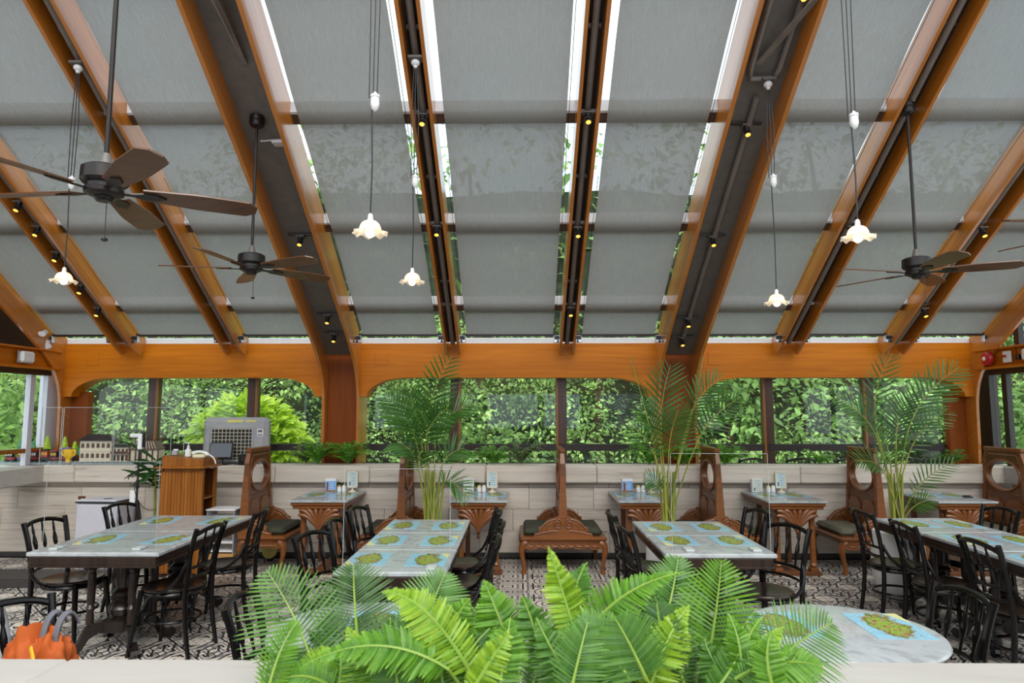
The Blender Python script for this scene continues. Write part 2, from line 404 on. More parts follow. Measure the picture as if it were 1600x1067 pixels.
# ------------------------------------------------------------------ mesh helpers
class MB:
    def __init__(s):
        s.v = []; s.f = []; s.t = []
    def add(s, vs_, fs, M=None, tint=None):
        o = len(s.v)
        for p in vs_:
            p = Vector(p)
            s.v.append(M @ p if M else p)
        for f in fs: s.f.append([i + o for i in f])
        if tint is not None: s.t += list(tint) if isinstance(tint, (list, tuple)) else [tint] * len(fs)
        return s
    def box(s, c, d, ch=0.0, M=None):
        x, y, z = d[0] / 2, d[1] / 2, d[2] / 2
        T = Matrix.Translation(c)
        if M: T = M @ T
        if ch <= 0:
            vs_ = [(a * x, b_ * y, e * z) for a in (-1, 1) for b_ in (-1, 1) for e in (-1, 1)]
            return s.add(vs_, [(0, 1, 3, 2), (4, 6, 7, 5), (0, 4, 5, 1), (2, 3, 7, 6), (0, 2, 6, 4), (1, 5, 7, 3)], T)
        ch = min(ch, 0.49 * min(d))
        bm = bmesh.new()
        for a in (-1, 1):
            for b_ in (-1, 1):
                for e in (-1, 1):
                    bm.verts.new((a * (x - ch), b_ * (y - ch), e * z)); bm.verts.new((a * (x - ch), b_ * y, e * (z - ch))); bm.verts.new((a * x, b_ * (y - ch), e * (z - ch)))
        bmesh.ops.convex_hull(bm, input=bm.verts)
        bmesh.ops.dissolve_limit(bm, angle_limit=0.01, verts=bm.verts, edges=bm.edges)
        bm.verts.index_update()
        s.add([tuple(q.co) for q in bm.verts], [[q.index for q in f.verts] for f in bm.faces], T)
        bm.free()
        return s
    def bar(s, a, b_, w, t):
        a, b_ = Vector(a), Vector(b_)
        d = b_ - a
        q = d.to_track_quat('Y', 'Z').to_matrix().to_4x4()
        return s.box((0, 0, 0), (w, d.length, t), 0, Matrix.Translation((a + b_) / 2) @ q)
    def tube(s, pts, r, n=8, closed=False, M=None, flat=None):
        pts = [Vector(p) for p in pts]
        L = len(pts)
        rs = r if isinstance(r, (list, tuple)) else [r] * L
        vs_ = []; fs = []
        up = None
        for i, p in enumerate(pts):
            if closed: d = pts[(i + 1) % L] - pts[i - 1]
            else: d = pts[min(i + 1, L - 1)] - pts[max(i - 1, 0)]
            d.normalize()
            if up is None:
                up = Vector((0, 0, 1)) if abs(d.z) < 0.9 else Vector((1, 0, 0))
            up = (up - d * up.dot(d))
            if up.length < 1e-6: up = d.orthogonal()
            up.normalize()
            sd_ = d.cross(up)
            for k in range(n):
                a = 2 * math.pi * k / n
                vs_.append(p + (sd_ * math.cos(a) * (flat or 1) + up * math.sin(a)) * rs[i])
        m_ = L if closed else L - 1
        for i in range(m_):
            j = (i + 1) % L
            for k in range(n):
                l = (k + 1) % n
                fs.append((i * n + k, i * n + l, j * n + l, j * n + k))
        if not closed:
            fs.append(tuple(range(n))[::-1]); fs.append(tuple(range((L - 1) * n, L * n)))
        return s.add(vs_, fs, M)
    def lathe(s, prof, n=16, c=(0, 0, 0), M=None, caps=True):
        vs_ = []; fs = []
        for (r, z) in prof:
            for k in range(n):
                a = 2 * math.pi * k / n
                vs_.append((r * math.cos(a), r * math.sin(a), z))
        for i in range(len(prof) - 1):
            for k in range(n):
                l = (k + 1) % n
                fs.append((i * n + k, i * n + l, (i + 1) * n + l, (i + 1) * n + k))
        if caps:
            fs.append(tuple(range(n))[::-1]); fs.append(tuple(range((len(prof) - 1) * n, len(prof) * n)))
        T = Matrix.Translation(c)
        return s.add(vs_, fs, (M @ T) if M else T)
    def prism(s, poly, ax, c, t):
        """poly in the plane across axis ax ('x': (y,z), 'y': (x,z), 'z': (x,y)), centred at c along ax, thickness t"""
        def mk(p, q):
            return {'x': (q, p[0], p[1]), 'y': (p[0], q, p[1]), 'z': (p[0], p[1], q)}[ax]
        n = len(poly)
        vs_ = [mk(p, c - t / 2) for p in poly] + [mk(p, c + t / 2) for p in poly]
        fs = [tuple(range(n))[::-1], tuple(range(n, 2 * n))]
        for i in range(n):
            j = (i + 1) % n
            fs.append((i, j, n + j, n + i))
        return s.add(vs_, fs)
    def ball(s, c, r, n=12, m_=8, sc=(1, 1, 1)):
        prof = [(max(1e-4, r * math.sin(math.pi * i / m_)), -r * math.cos(math.pi * i / m_)) for i in range(m_ + 1)]
        return s.lathe(prof, n, (0, 0, 0), Matrix.Translation(c) @ Matrix.Diagonal((*sc, 1)), False)
    def build(s, name, mat, parent=None, loc=None, sm=35, label=None):
        me = bpy.data.meshes.new(name)
        me.from_pydata([tuple(p) for p in s.v], [], s.f)
        if s.t and len(s.t) == len(s.f):
            a = me.attributes.new('tint', 'FLOAT', 'FACE'); a.data.foreach_set('value', s.t)
        bm = bmesh.new(); bm.from_mesh(me); bmesh.ops.recalc_face_normals(bm, faces=bm.faces) if not s.t else None
        bm.to_mesh(me); bm.free()
        if sm:
            me.polygons.foreach_set('use_smooth', [True] * len(me.polygons))
            me.set_sharp_from_angle(angle=R(sm))
        me.materials.append(MATS[mat])
        o = bpy.data.objects.new(name, me); COL.objects.link(o)
        if parent: o.parent = parent
        if loc: o.location = loc
        if label: o['label'] = label
        return o


def tag(o, label=None, cat=None, group=None, kind=None):
    for k, q in (('label', label), ('category', cat), ('group', group), ('kind', kind)):
        if q: o[k] = q
    return o
def empty(name, loc=(0, 0, 0), rz=0.0):
    o = bpy.data.objects.new(name, None); COL.objects.link(o)
    o.location = loc; o.rotation_euler = (0, 0, rz); o.empty_display_size = 0.1
    return o
def thing(name, label, cat, loc=(0, 0, 0), rz=0.0, group=None):
    return tag(empty(name, loc, rz), label, cat, group)
def struct(name, loc=(0, 0, 0), label=None):
    return tag(empty(name, loc), label, None, None, 'structure')
def copy_tree(o, parent=None):
    c = o.copy(); COL.objects.link(c); c.parent = parent
    for ch in list(o.children): copy_tree(ch, c)
    return c
def place(proto, used, loc, rz, label, group=None):
    o = proto if not used else copy_tree(proto)
    used.append(1)
    o.location = loc; o.rotation_euler = (0, 0, rz); o['label'] = label
    if group: o['group'] = group
    return o
def bez(p, n=10):
    p = [Vector(q) for q in p]
    out = []
    for i in range(n + 1):
        t = i / n; q = p[:]
        while len(q) > 1: q = [q[j].lerp(q[j + 1], t) for j in range(len(q) - 1)]
        out.append(q[0])
    return out
def arc2(cx, cy, rx, ry, a0, a1, n=8):
    return [(cx + rx * math.cos(R(a0 + (a1 - a0) * i / n)), cy + ry * math.sin(R(a0 + (a1 - a0) * i / n))) for i in range(n + 1)]
def spiral(c, r0, r1, a0, turns, n=22, flip=1):
    return [(c[0] + flip * (r0 + (r1 - r0) * i / n) * math.cos(a0 + turns * 2 * math.pi * i / n), c[1] + (r0 + (r1 - r0) * i / n) * math.sin(a0 + turns * 2 * math.pi * i / n)) for i in range(n + 1)]
SL = math.tan(R(32.4))
def rz_(y, off=0.0): return 2.62 + SL * (8.3 - y) - off
# ================================================================== SETTING
# ---- floor: patterned cement tiles
floor = MB().box((0, 3.0, -0.055), (13.0, 10.4, 0.10)).build('floor', 'skirting_dark', None, None, 0)
tag(floor, 'black, grey and cream patterned cement tile floor', None, None, 'structure')
def tile_mesh():
    return MB().box((0, 0, -0.003), (0.1975, 0.1975, 0.006), 0.0015)
t0 = tile_mesh().build('tile', 'tile_print', floor, (0, 0, 0), 0)
cells = []
for i in range(-34, 29):
    for j in range(-6, 41):
        cx, cy = i * 0.2 + 0.1, j * 0.2 + 0.1
        if cx > 5.62 or cx < -6.6 or cy > 8.02: continue
        cells.append((cx, cy))
def vis(c):
    return c[1] > 4.7 and abs(c[0] - 0.05) < 0.78 * c[1] and not (-3.4 < c[0] < -2.5 and c[1] < 6.3) and not (-1.1 < c[0] < -0.45 and c[1] < 6.1) and not (1.0 < c[0] < 1.7 and c[1] < 6.1)
near = sorted([c for c in cells if vis(c)], key=lambda c: c[1])[:300]
ns_ = set(near)
for k, (cx, cy) in enumerate(near):
    o = t0 if k == 0 else t0.copy()
    if k: COL.objects.link(o); o.parent = floor
    o.location = (cx, cy, 0)
rest = MB()
for c in cells:
    if c in ns_: continue
    x, y = c; w = 0.0987
    rest.add([(x - w, y - w, 0), (x + w, y - w, 0), (x + w, y + w, 0), (x - w, y + w, 0)], [(0, 1, 2, 3)])
tag(rest.build('tile_field', 'tile_print', floor, None, 0), None, None, None, 'stuff')

# ---- low stone wall under the windows
wall_back = struct('wall_back', (0, 0, 0), 'low wall clad in horizontally veined beige stone slabs under the windows')
MB().box((-0.35, 8.22, 0.42), (12.5, 0.20, 0.84)).build('core', 'skirting_dark', wall_back, None, 0)
xs = -6.55
k = 0
while xs < 5.6:                                   # cap slabs
    L = [1.30, 0.95, 1.42, 1.12, 1.36][k % 5]; k += 1
    xe = min(5.85, xs + L)
    if 5.85 - xe < 0.3: xe = 5.85
    MB().box(((xs + xe) / 2, 8.15, 0.97), (xe - xs - 0.004, 0.36, 0.20), 0.012).build('stone_slab', 'stone', wall_back)
    xs = xe
xs = -6.55
while xs < 5.6:                                   # recessed course
    xe = min(5.85, xs + 0.95)
    MB().box(((xs + xe) / 2, 8.125, 0.838), (xe - xs - 0.004, 0.05, 0.062), 0.003).build('stone_slab', 'stone', wall_back)
    xs = xe
for row in range(3):
    z0 = 0.058 + row * 0.250; zh = 0.248
    xs = -6.55 - [0.0, 0.37, 0.18][row]
    while xs < 5.6:
        xe = min(5.85, xs + 0.76)
        if xe > -6.5:
            a = max(xs, -6.55)
            MB().box(((a + xe) / 2, 8.10, z0 + zh / 2), (xe - a - 0.003, 0.05, zh), 0.003).build('stone_slab', 'stone', wall_back)
        xs = xe
bb = MB().box((-0.4, 8.085, 0.028), (12.4, 0.03, 0.056), 0.004).build('baseboard_back', 'skirting_dark')
tag(bb, 'dark skirting strip along the stone wall', None, None, 'structure')
# planting trough behind the cap
MB().box((-0.4, 8.45, 1.03), (12.4, 0.24, 0.06)).build('planter_soil', 'soil', wall_back, None, 0)

# ---- columns, arched beams (the timber frame of the window wall)
frame = struct('trim_1', (0, 0, 0), 'orange timber arched beams and posts of the window wall')
def beam(x0, x1):
    zt, zb, zl, hw = 2.545, 2.12, 1.885, 0.62
    poly = [(x0, zt), (x1, zt), (x1, zl)]
    poly += [(x1 - hw + (hw - 0.12) * math.cos(R(a)), zl + (zb - zl) * math.sin(R(a))) for a in range(0, 91, 9)]
    poly += [(x0 + hw - (hw - 0.12) * math.cos(R(a)), zl + (zb - zl) * math.sin(R(a))) for a in range(90, -1, -9)]
    poly += [(x0, zl)]
    MB().prism(poly, 'y', 8.47, 0.24).build('arched_beam', 'beam_orange', frame, None, 25)
    MB().box(((x0 + x1) / 2, 8.44, 2.582), (x1 - x0, 0.14, 0.072), 0.004).build('white_sill', 'white_paint', frame)
for a, b_ in ((-5.72, -2.43), (-2.02, 1.72), (2.17, 5.6)): beam(a, b_)
# little inspection panels let into the beam
for px in (-5.36, -1.72, 2.42):
    hp = MB().box((px, 8.348, 2.36), (0.165, 0.008, 0.17), 0.002).build('access_panel', 'beam_orange', frame)
def rib_fin(x, parent, name='rib_fin', w=0.035, cf=8.33, cb=8.75, off=0.42):
    front = [(cf + 0.02, 1.05), (cf, 1.30), (cf - 0.01, 1.75)]
    front += [(q[0], q[1]) for q in [(v.x, v.y) for v in bez([(cf - 0.01, 1.75, 0), (8.30, 2.18, 0), (8.10, rz_(8.10, off), 0), (7.55, rz_(7.55, off), 0)], 10)][1:]]
    front += [(2.2, rz_(2.2, off))]
    back = [(2.2, rz_(2.2, -0.03)), (8.42, rz_(8.42, -0.03)), (cb, 2.36), (cb, 1.05)]
    return MB().prism(front + back, 'x', x, w).build(name, 'fin_wood', parent, None, 20)
for xa, xb in ((-2.43, -2.00), (1.72, 2.17)):
    xc = (xa + xb) / 2
    col_ = MB().box((xc, 8.46, 1.78), (xb - xa - 0.04, 0.03, 1.46)).box((xc, 8.40, 2.55), (xb - xa - 0.04, 0.03, 0.14)).build('column_panel', 'column_wood', frame, None, 0)
# corner posts
for x, sx in ((-5.72, 1), (5.60, -1)):
    MB().box((x + sx * 0.12, 8.56, 1.50), (0.24, 0.10, 0.90)).build('corner_post', 'column_wood', frame, None, 0)
    MB().box((x - sx * 0.16, 8.40, 1.62), (0.10, 0.30, 1.15)).build('corner_post', 'purifier_white' if sx > 0 else 'rail_dark', frame, None, 0)

# ---- windows: mullions, rail, panes
mull = [-4.70, -3.42, -0.82, 0.53, 3.15, 4.42]
edges = [-5.6, -4.70, -3.42, -2.215, -0.82, 0.53, 1.945, 3.15, 4.42, 5.5]
for i in range(len(edges) - 1):
    a, b_ = edges[i], edges[i + 1]
    w = struct('window_%d' % (i + 1), (0, 0, 0), 'fixed glass window pane looking out at the green hillside')
    MB().box(((a + b_) / 2, 8.62, 1.72), (b_ - a, 0.008, 1.32)).build('pane', 'window_glass', w, None, 0)
    MB().box(((a + b_) / 2, 8.62, 1.25), (b_ - a, 0.07, 0.085), 0.006).build('rail', 'rail_dark', w)
    MB().box(((a + b_) / 2, 8.63, 2.16), (b_ - a, 0.06, 0.06)).build('head', 'mullion', w, None, 0)
    if b_ in mull:
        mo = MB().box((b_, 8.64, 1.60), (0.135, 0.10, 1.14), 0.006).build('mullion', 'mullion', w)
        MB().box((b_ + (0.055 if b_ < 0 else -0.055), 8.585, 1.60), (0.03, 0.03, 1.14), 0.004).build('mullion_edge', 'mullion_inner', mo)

# ---- roof: rafters, ribs, purlins, glass
ceiling = struct('ceiling', (0, 0, 0), 'sloping glass roof carried on paired orange timber rafters')
pairs = [(-4.93, -4.72), (-3.62, -3.42), (-0.90, -0.74), (0.50, 0.66), (3.16, 3.40), (4.47, 4.70)]
def fin(x, parent, off=0.27):
    poly = [(8.36, rz_(8.36, -0.03)), (8.36, rz_(8.36, 0.10)), (8.26, rz_(8.26, off * 0.93)), (8.15, rz_(8.15, off)), (2.2, rz_(2.2, off)), (2.2, rz_(2.2, -0.03))]
    return MB().prism(poly, 'x', x, 0.030).build('rafter_fin', 'fin_wood', parent, None, 20)
def slope_box(x, w, y0, y1, o0, o1, mat, name, parent):
    return MB().prism([(y0, rz_(y0, o0)), (y1, rz_(y1, o0)), (y1, rz_(y1, o1)), (y0, rz_(y0, o1))], 'x', x, w).build(name, mat, parent, None, 0)
def slope_pt(x, y, off): return Vector((x, y, rz_(y, off)))
for xa, xb in pairs:
    xc = (xa + xb) / 2
    r = slope_box(xc, xb - xa - 0.03, 2.2, 8.3, 0.02, 0.06, 'dark_channel', 'rafter_channel', ceiling)
    fin(xa, r); fin(xb, r)
    MB().tube([slope_pt(xc, 8.2, 0.15), slope_pt(xc, 2.2, 0.15)], 0.028, 10).build('conduit', 'conduit_grey', r)
    for yy in (4.9, 6.1, 7.3):
        MB().box((xc, yy, rz_(yy, 0.12)), (0.10, 0.025, 0.03)).build('conduit_clip', 'grey_steel', r, None, 0)
for xa, xb in ((-2.43, -2.00), (1.72, 2.17)):
    xc = (xa + xb) / 2
    r = slope_box(xc, xb - xa - 0.035, 2.2, 8.38, 0.13, 0.16, 'grey_steel', 'rib_soffit', ceiling)
    rib_fin(xa, r); rib_fin(xb, r)
    if xc > 0:
        MB().tube([slope_pt(xc + 0.02, 8.2, 0.20), slope_pt(xc + 0.02, 5.35, 0.20)], 0.026, 10).build('conduit', 'conduit_grey', r)
        MB().tube([slope_pt(xc - 0.10, 2.2, 0.21)] + [slope_pt(xc - 0.10, 5.12, 0.21), slope_pt(xc - 0.08, 5.20, 0.21), slope_pt(xc + 0.10, 5.20, 0.21), slope_pt(xc + 0.13, 5.12, 0.21)] + [slope_pt(xc + 0.13, 2.2, 0.21)], 0.024, 10).build('conduit', 'conduit_grey', r)
        MB().bar(slope_pt(xc - 0.05, 5.1, 0.20), slope_pt(xc + 0.22, 4.45, 0.38), 0.05, 0.015).build('brace', 'conduit_grey', r, None, 0)
    else:
        MB().prism([(5.1, rz_(5.1, 0.17)), (4.3, rz_(4.3, 0.17)), (4.3, rz_(4.3, 0.40)), (4.5, rz_(4.5, 0.40))], 'x', xc + 0.02, 0.012).build('brace', 'conduit_grey', r, None, 0)
        MB().bar(slope_pt(xc + 0.02, 5.1, 0.18), slope_pt(xc + 0.02, 4.2, 0.42), 0.045, 0.012).build('brace_flange', 'conduit_grey', r, None, 0)
for x in (-5.72, 5.60):
    rib_fin(x, ceiling)
for y in (3.5, 4.55, 5.61, 6.68, 7.73):
    c0 = Vector((0, y, rz_(y)))
    p = MB().prism([(y - 0.05, rz_(y - 0.05, -0.02)), (y - 0.03, rz_(y - 0.03, -0.02)), (y - 0.03, rz_(y - 0.03, 0.075)), (y - 0.05, rz_(y - 0.05, 0.075))], 'x', 0, 11.3).build('purlin', 'purlin_white', ceiling, None, 0)
    MB().prism([(y - 0.03, rz_(y - 0.03, -0.02)), (y + 0.06, rz_(y + 0.06, -0.02)), (y + 0.06, rz_(y + 0.06, 0.07)), (y - 0.03, rz_(y - 0.03, 0.07))], 'x', 0, 11.3).build('purlin_soffit', 'purlin_brown', p, None, 0)
bays = [(-5.70, -4.93), (-4.72, -3.62), (-3.42, -2.43), (-2.00, -0.90), (-0.74, 0.50), (0.66, 1.72), (2.17, 3.16), (3.40, 4.47), (4.70, 5.58)]
ry = [2.2, 3.5, 4.55, 5.61, 6.68, 7.73, 8.55]
for a, b_ in bays:
    for y0, y1 in zip(ry[:-1], ry[1:]):
        MB().prism([(y0, rz_(y0, -0.045)), (y1, rz_(y1, -0.045)), (y1, rz_(y1, -0.035)), (y0, rz_(y0, -0.035))], 'x', (a + b_) / 2, b_ - a - 0.01).build('roof_pane', 'roof_glass', ceiling, None, 0)

# ---- side walls: timber edge beams, ledges, side glazing
for sx, X0, nm in ((-1, -5.72, 'wall_left'), (1, 5.60, 'wall_right')):
    wl = struct(nm, (0, 0, 0), 'glazed side wall with orange timber edge beam over a stone ledge')
    xi = X0 + sx * 0.02
    MB().box((xi + sx * 0.06, 5.3, 2.325), (0.10, 5.9, 0.20)).build('edge_beam', 'beam_orange_y', wl, None, 0)
    for zf in (2.215, 2.435):
        MB().box((xi + sx * 0.03, 5.3, zf), (0.20, 5.94, 0.022), 0.003).build('edge_flange', 'beam_orange_y', wl, None, 0)
    MB().box((xi + sx * 0.10, 5.3, 2.17), (0.10, 5.9, 0.06)).build('window_head', 'rail_dark', wl, None, 0)
    for yy in (8.0, 6.4, 4.8, 3.2):
        MB().box((xi + sx * 0.12, yy, 1.62), (0.06, 0.08, 1.1)).build('window_post', 'purifier_white' if sx < 0 and yy > 7 else 'rail_dark', wl, None, 0)
    MB().box((xi + sx * 0.12, 5.3, 1.24), (0.05, 5.9, 0.05)).build('window_rail', 'podium_wood' if sx < 0 else 'rail_dark', wl, None, 0)
    MB().box((xi + sx * 0.14, 5.3, 1.62), (0.006, 5.9, 1.08)).build('pane', 'window_glass', wl, None, 0)
    for ys in range(4):
        MB().box((xi + sx * 0.16 + (0.06 if sx < 0 else 0.04), 2.9 + ys * 1.5 - 0.03 * ys, 0.97), (0.42 if sx > 0 else 0.46, 1.46, 0.20), 0.012).build('ledge_slab', 'stone_pale', wl)
    MB().box((xi + sx * (0.72 if sx < 0 else 0.30), 5.3, 0.43), (0.2, 5.4, 0.86)).build('base_wall', 'stone', wl, None, 0)
    # gable infill
    gp = [(8.3, 2.45), (2.3, 2.45), (2.3, rz_(2.3, 0.1)), (8.3, rz_(8.3, 0.05))]
    MB().prism(gp, 'x', xi + sx * 0.16, 0.02).build('gable_panel', 'rail_dark' if sx < 0 else 'roof_glass', wl, None, 0)
    if sx > 0:
        for yy in (7.75, 6.6, 5.4): MB().box((xi + 0.12, yy, (2.45 + rz_(yy, 0.1)) / 2), (0.06, 0.08, rz_(yy, 0.1) - 2.45)).build('gable_post', 'rail_dark', wl, None, 0)

# ---- near stone ledge (the wall the camera looks over)
wall_front = struct('wall_front', (0, 0, 0), 'pale stone ledge with planting trough in the foreground')
xs = -2.6
for L in (1.38, 1.3, 1.3, 1.4):
    MB().box((xs + L / 2, 1.785, 0.97), (L - 0.004, 0.20, 0.16), 0.006).build('ledge_slab', 'stone_pale', wall_front)
    xs += L
MB().box((0.09, 1.79, 0.44), (5.3, 0.14, 0.88)).build('base_wall', 'stone', wall_front, None, 0)
MB().box((0.09, 1.45, 0.93), (5.3, 0.46, 0.10)).build('planter_soil', 'soil', wall_front, None, 0)
MB().box((0.09, 1.17, 0.53), (5.3, 0.10, 1.04)).build('base_wall', 'stone', wall_front, None, 0)

# ---- unseen walls added behind the camera to block low sky light, with window openings
wall_rear_added = struct('wall_rear_added', (0, 0, 0), 'unseen timber wall added behind the camera to block low sky light')
MB().box((0, -1.9, 0.60), (12.6, 0.12, 1.20)).build('wall_panel', 'column_wood', wall_rear_added, None, 0)
MB().box((0, -1.9, 2.45), (12.6, 0.12, 0.56)).build('arched_beam', 'beam_orange', wall_rear_added, None, 0)
for xx, w in ((-5.6, 0.9), (-4.2, 0.16), (-2.75, 1.0), (-1.05, 0.25), (0.60, 0.16), (1.98, 0.55), (3.62, 0.22), (4.75, 0.16), (5.9, 0.5)):
    MB().box((xx, -1.9, 1.68), (w, 0.12, 0.98)).build('pier', 'mullion', wall_rear_added, None, 0)  # gaps between piers set to show as pale reflections in the windows
for sx in (-1, 1):
    MB().box((sx * 6.2, 0.2, 1.6), (0.12, 4.3, 3.2)).build('wall_panel', 'column_wood', wall_rear_added, None, 0)

# dark raised floor strip at the left
o = MB().box((-4.95, 6.85, 0.05), (1.75, 0.36, 0.10), 0.006).build('floor_step', 'step_dark')
tag(o, 'low dark grey raised step on the tiled floor by the left stone wall', 'step')

# ================================================================== OUTSIDE
terr = MB().box((0, 11.2, 0.06), (26, 5.0, 0.24)).build('terrace', 'terrace_stone', None, None, 0)
tag(terr, 'pale terrace paving outside the windows', None, None, 'structure')
hv = []; hf = []
nx_, nz_ = 40, 16
for j in range(nz_ + 1):
    for i in range(nx_ + 1):
        x = -20 + 40 * i / nx_; t = j / nz_
        bulge = -0.5 * math.sin(x * 0.9 + j * 0.4) - 0.4 * math.sin(x * 2.1 + 1.3 * j)
        hv.append((x, 12.0 + 5.5 * t + 0.4 * bulge + (abs(x) > 9) * -0.0, 0.0 + 7.5 * t))
for j in range(nz_):
    for i in range(nx_):
        a = j * (nx_ + 1) + i; hf.append((a, a + 1, a + nx_ + 2, a + nx_ + 1))
hill = MB().add(hv, hf).build('hillside', 'hill_soil', None, None, 60)
tag(hill, 'dark steep hillside behind the foliage', None, None, 'structure')

def leaf(mb, p, d, nrm, L, w, tint):
    d = d.normalized(); s_ = d.cross(nrm)
    if s_.length < 1e-3: s_ = d.orthogonal()
    s_.normalize(); n = s_.cross(d)
    a = p; b1 = p + d * L * 0.42 + s_ * w + n * w * 0.25; b2 = p + d * L * 0.42 - s_ * w + n * w * 0.25; m_ = p + d * L * 0.45; c = p + d * L - n * L * 0.12
    mb.add([a, b1, m_, b2, c], [(0, 1, 2), (0, 2, 3), (1, 4, 2), (2, 4, 3)], None, tint)
def rnd(a, b_): return random.uniform(a, b_)
def leafcloud(mb, c, rad, n, L, bright):
    for _ in range(n):
        u = Vector((random.gauss(0, 1), random.gauss(0, 1), random.gauss(0, 1)))
        if u.length < 1e-3: continue
        u.normalize()
        r = rnd(0.55, 1.0)
        p = Vector(c) + Vector((u.x * rad[0], u.y * rad[1], u.z * rad[2])) * r
        d = (u + Vector((rnd(-.7, .7), rnd(-.9, .3), rnd(-.9, .2))))
        nrm = Vector((rnd(-.4, .4), -0.55 + rnd(-.4, .4), 0.8))
        l_ = L * rnd(0.6, 1.3)
        leaf(mb, p, d, nrm, l_, l_ * rnd(0.22, 0.36), max(0, min(1, bright + rnd(-0.28, 0.28))))
fol = MB()
for _ in range(560):
    x = rnd(-11, 11); z = rnd(0.2, 3.4)
    y = 11.0 + 0.55 * z + rnd(-0.35, 0.5)
    big = rnd(0.7, 1.3)
    leafcloud(fol, (x, y, z), (0.50 * big, 0.35 * big, 0.36 * big), 92, rnd(0.06, 0.135), rnd(0.10, 0.9))
tag(fol.build('hillside_foliage', 'foliage', None, None, 0), 'dense mixed green foliage covering the hillside outside the windows', 'foliage', None, 'stuff')
fol = MB()
for _ in range(230):
    x = rnd(-14, 14); z = rnd(3.0, 9.5)
    y = 12.3 + 0.55 * z + rnd(-0.6, 1.0)
    big = rnd(1.0, 1.8)
    leafcloud(fol, (x, y, z), (0.6 * big, 0.5 * big, 0.5 * big), 26, rnd(0.2, 0.34), rnd(0.2, 0.7))
tag(fol.build('treetop_foliage', 'foliage', None, None, 0), 'tall trees on the slope seen through the glass roof', 'foliage', None, 'stuff')
for sx in (-1, 1):
    fol = MB()
    for _ in range(100):
        y = rnd(6.0, 11.5); z = rnd(0.4, 3.2); x = sx * (7.2 + rnd(-0.2, 0.9) + 0.35 * z)
        leafcloud(fol, (x, y, z), (0.35, 0.5, 0.42), 40, rnd(0.12, 0.2), rnd(0.35, 0.95))
    tag(fol.build('side_foliage', 'foliage' if sx < 0 else 'foliage_ivy', None, None, 0), 'leafy shrubs outside the %s side window' % ('left' if sx < 0 else 'right'), 'foliage', None, 'stuff')
# creeper with pale leaf backs at the right
fol = MB()
for _ in range(70):
    x = rnd(2.2, 7.5); z = rnd(1.4, 3.2); y = 10.75 + 0.4 * z + rnd(-0.2, 0.3)
    leafcloud(fol, (x, y, z), (0.35, 0.25, 0.25), 16, rnd(0.12, 0.2), rnd(0.55, 0.95))
tag(fol.build('pale_creeper', 'foliage_ivy', None, None, 0), 'pale-leaved creeper hanging over the hillside at the right', 'foliage', None, 'stuff')
# lime shrub
sh = thing('shrub', 'bright lime green shrub growing outside behind the grey air cooler', 'shrub', (-4.05, 10.0, 0.1))
mb = MB()
leafcloud(mb, (0, 0, 1.25), (0.80, 0.4, 0.55), 1500, 0.17, 0.55)
leafcloud(mb, (0.5, 0, 1.05), (0.45, 0.35, 0.45), 600, 0.17, 0.55)
mb.build('leaves', 'foliage_lime', sh, None, 0)
MB().tube([(0, 0, 0), (0.02, 0, 0.6), (0.1, 0, 1.2)], [0.05, 0.04, 0.02], 8).tube([(0.0, 0, 0.3), (-0.3, 0, 1.1)], [0.03, 0.015], 6).build('stem', 'trunk', sh)
for i, (x, y, h_, lean) in enumerate(((-6.6, 12.2, 5.5, 0.5), (-0.6, 12.6, 6.5, -0.4), (1.35, 12.3, 6, 0.3), (3.6, 12.0, 6.2, 0.6), (6.2, 12.5, 7, -0.5))):
    o = MB().tube(bez([(0, 0, 0), (lean * .3, 0, h_ * .4), (lean, 0.4, h_)], 8), [0.10 - 0.008 * k for k in range(9)], 8).tube(bez([(lean * .3, 0.1, h_ * .4), (lean + .8, 0.1, h_ * .6), (lean + 1.4, 0.2, h_ * .8)], 6), [0.05 - 0.005 * k for k in range(7)], 6).build('tree_trunk', 'trunk', None, (x, y, 0))
    tag(o, 'thin brown tree trunk on the hillside, %s from the left' % ('first', 'second', 'third', 'fourth', 'fifth')[i], 'trunk', 'hillside tree trunks')
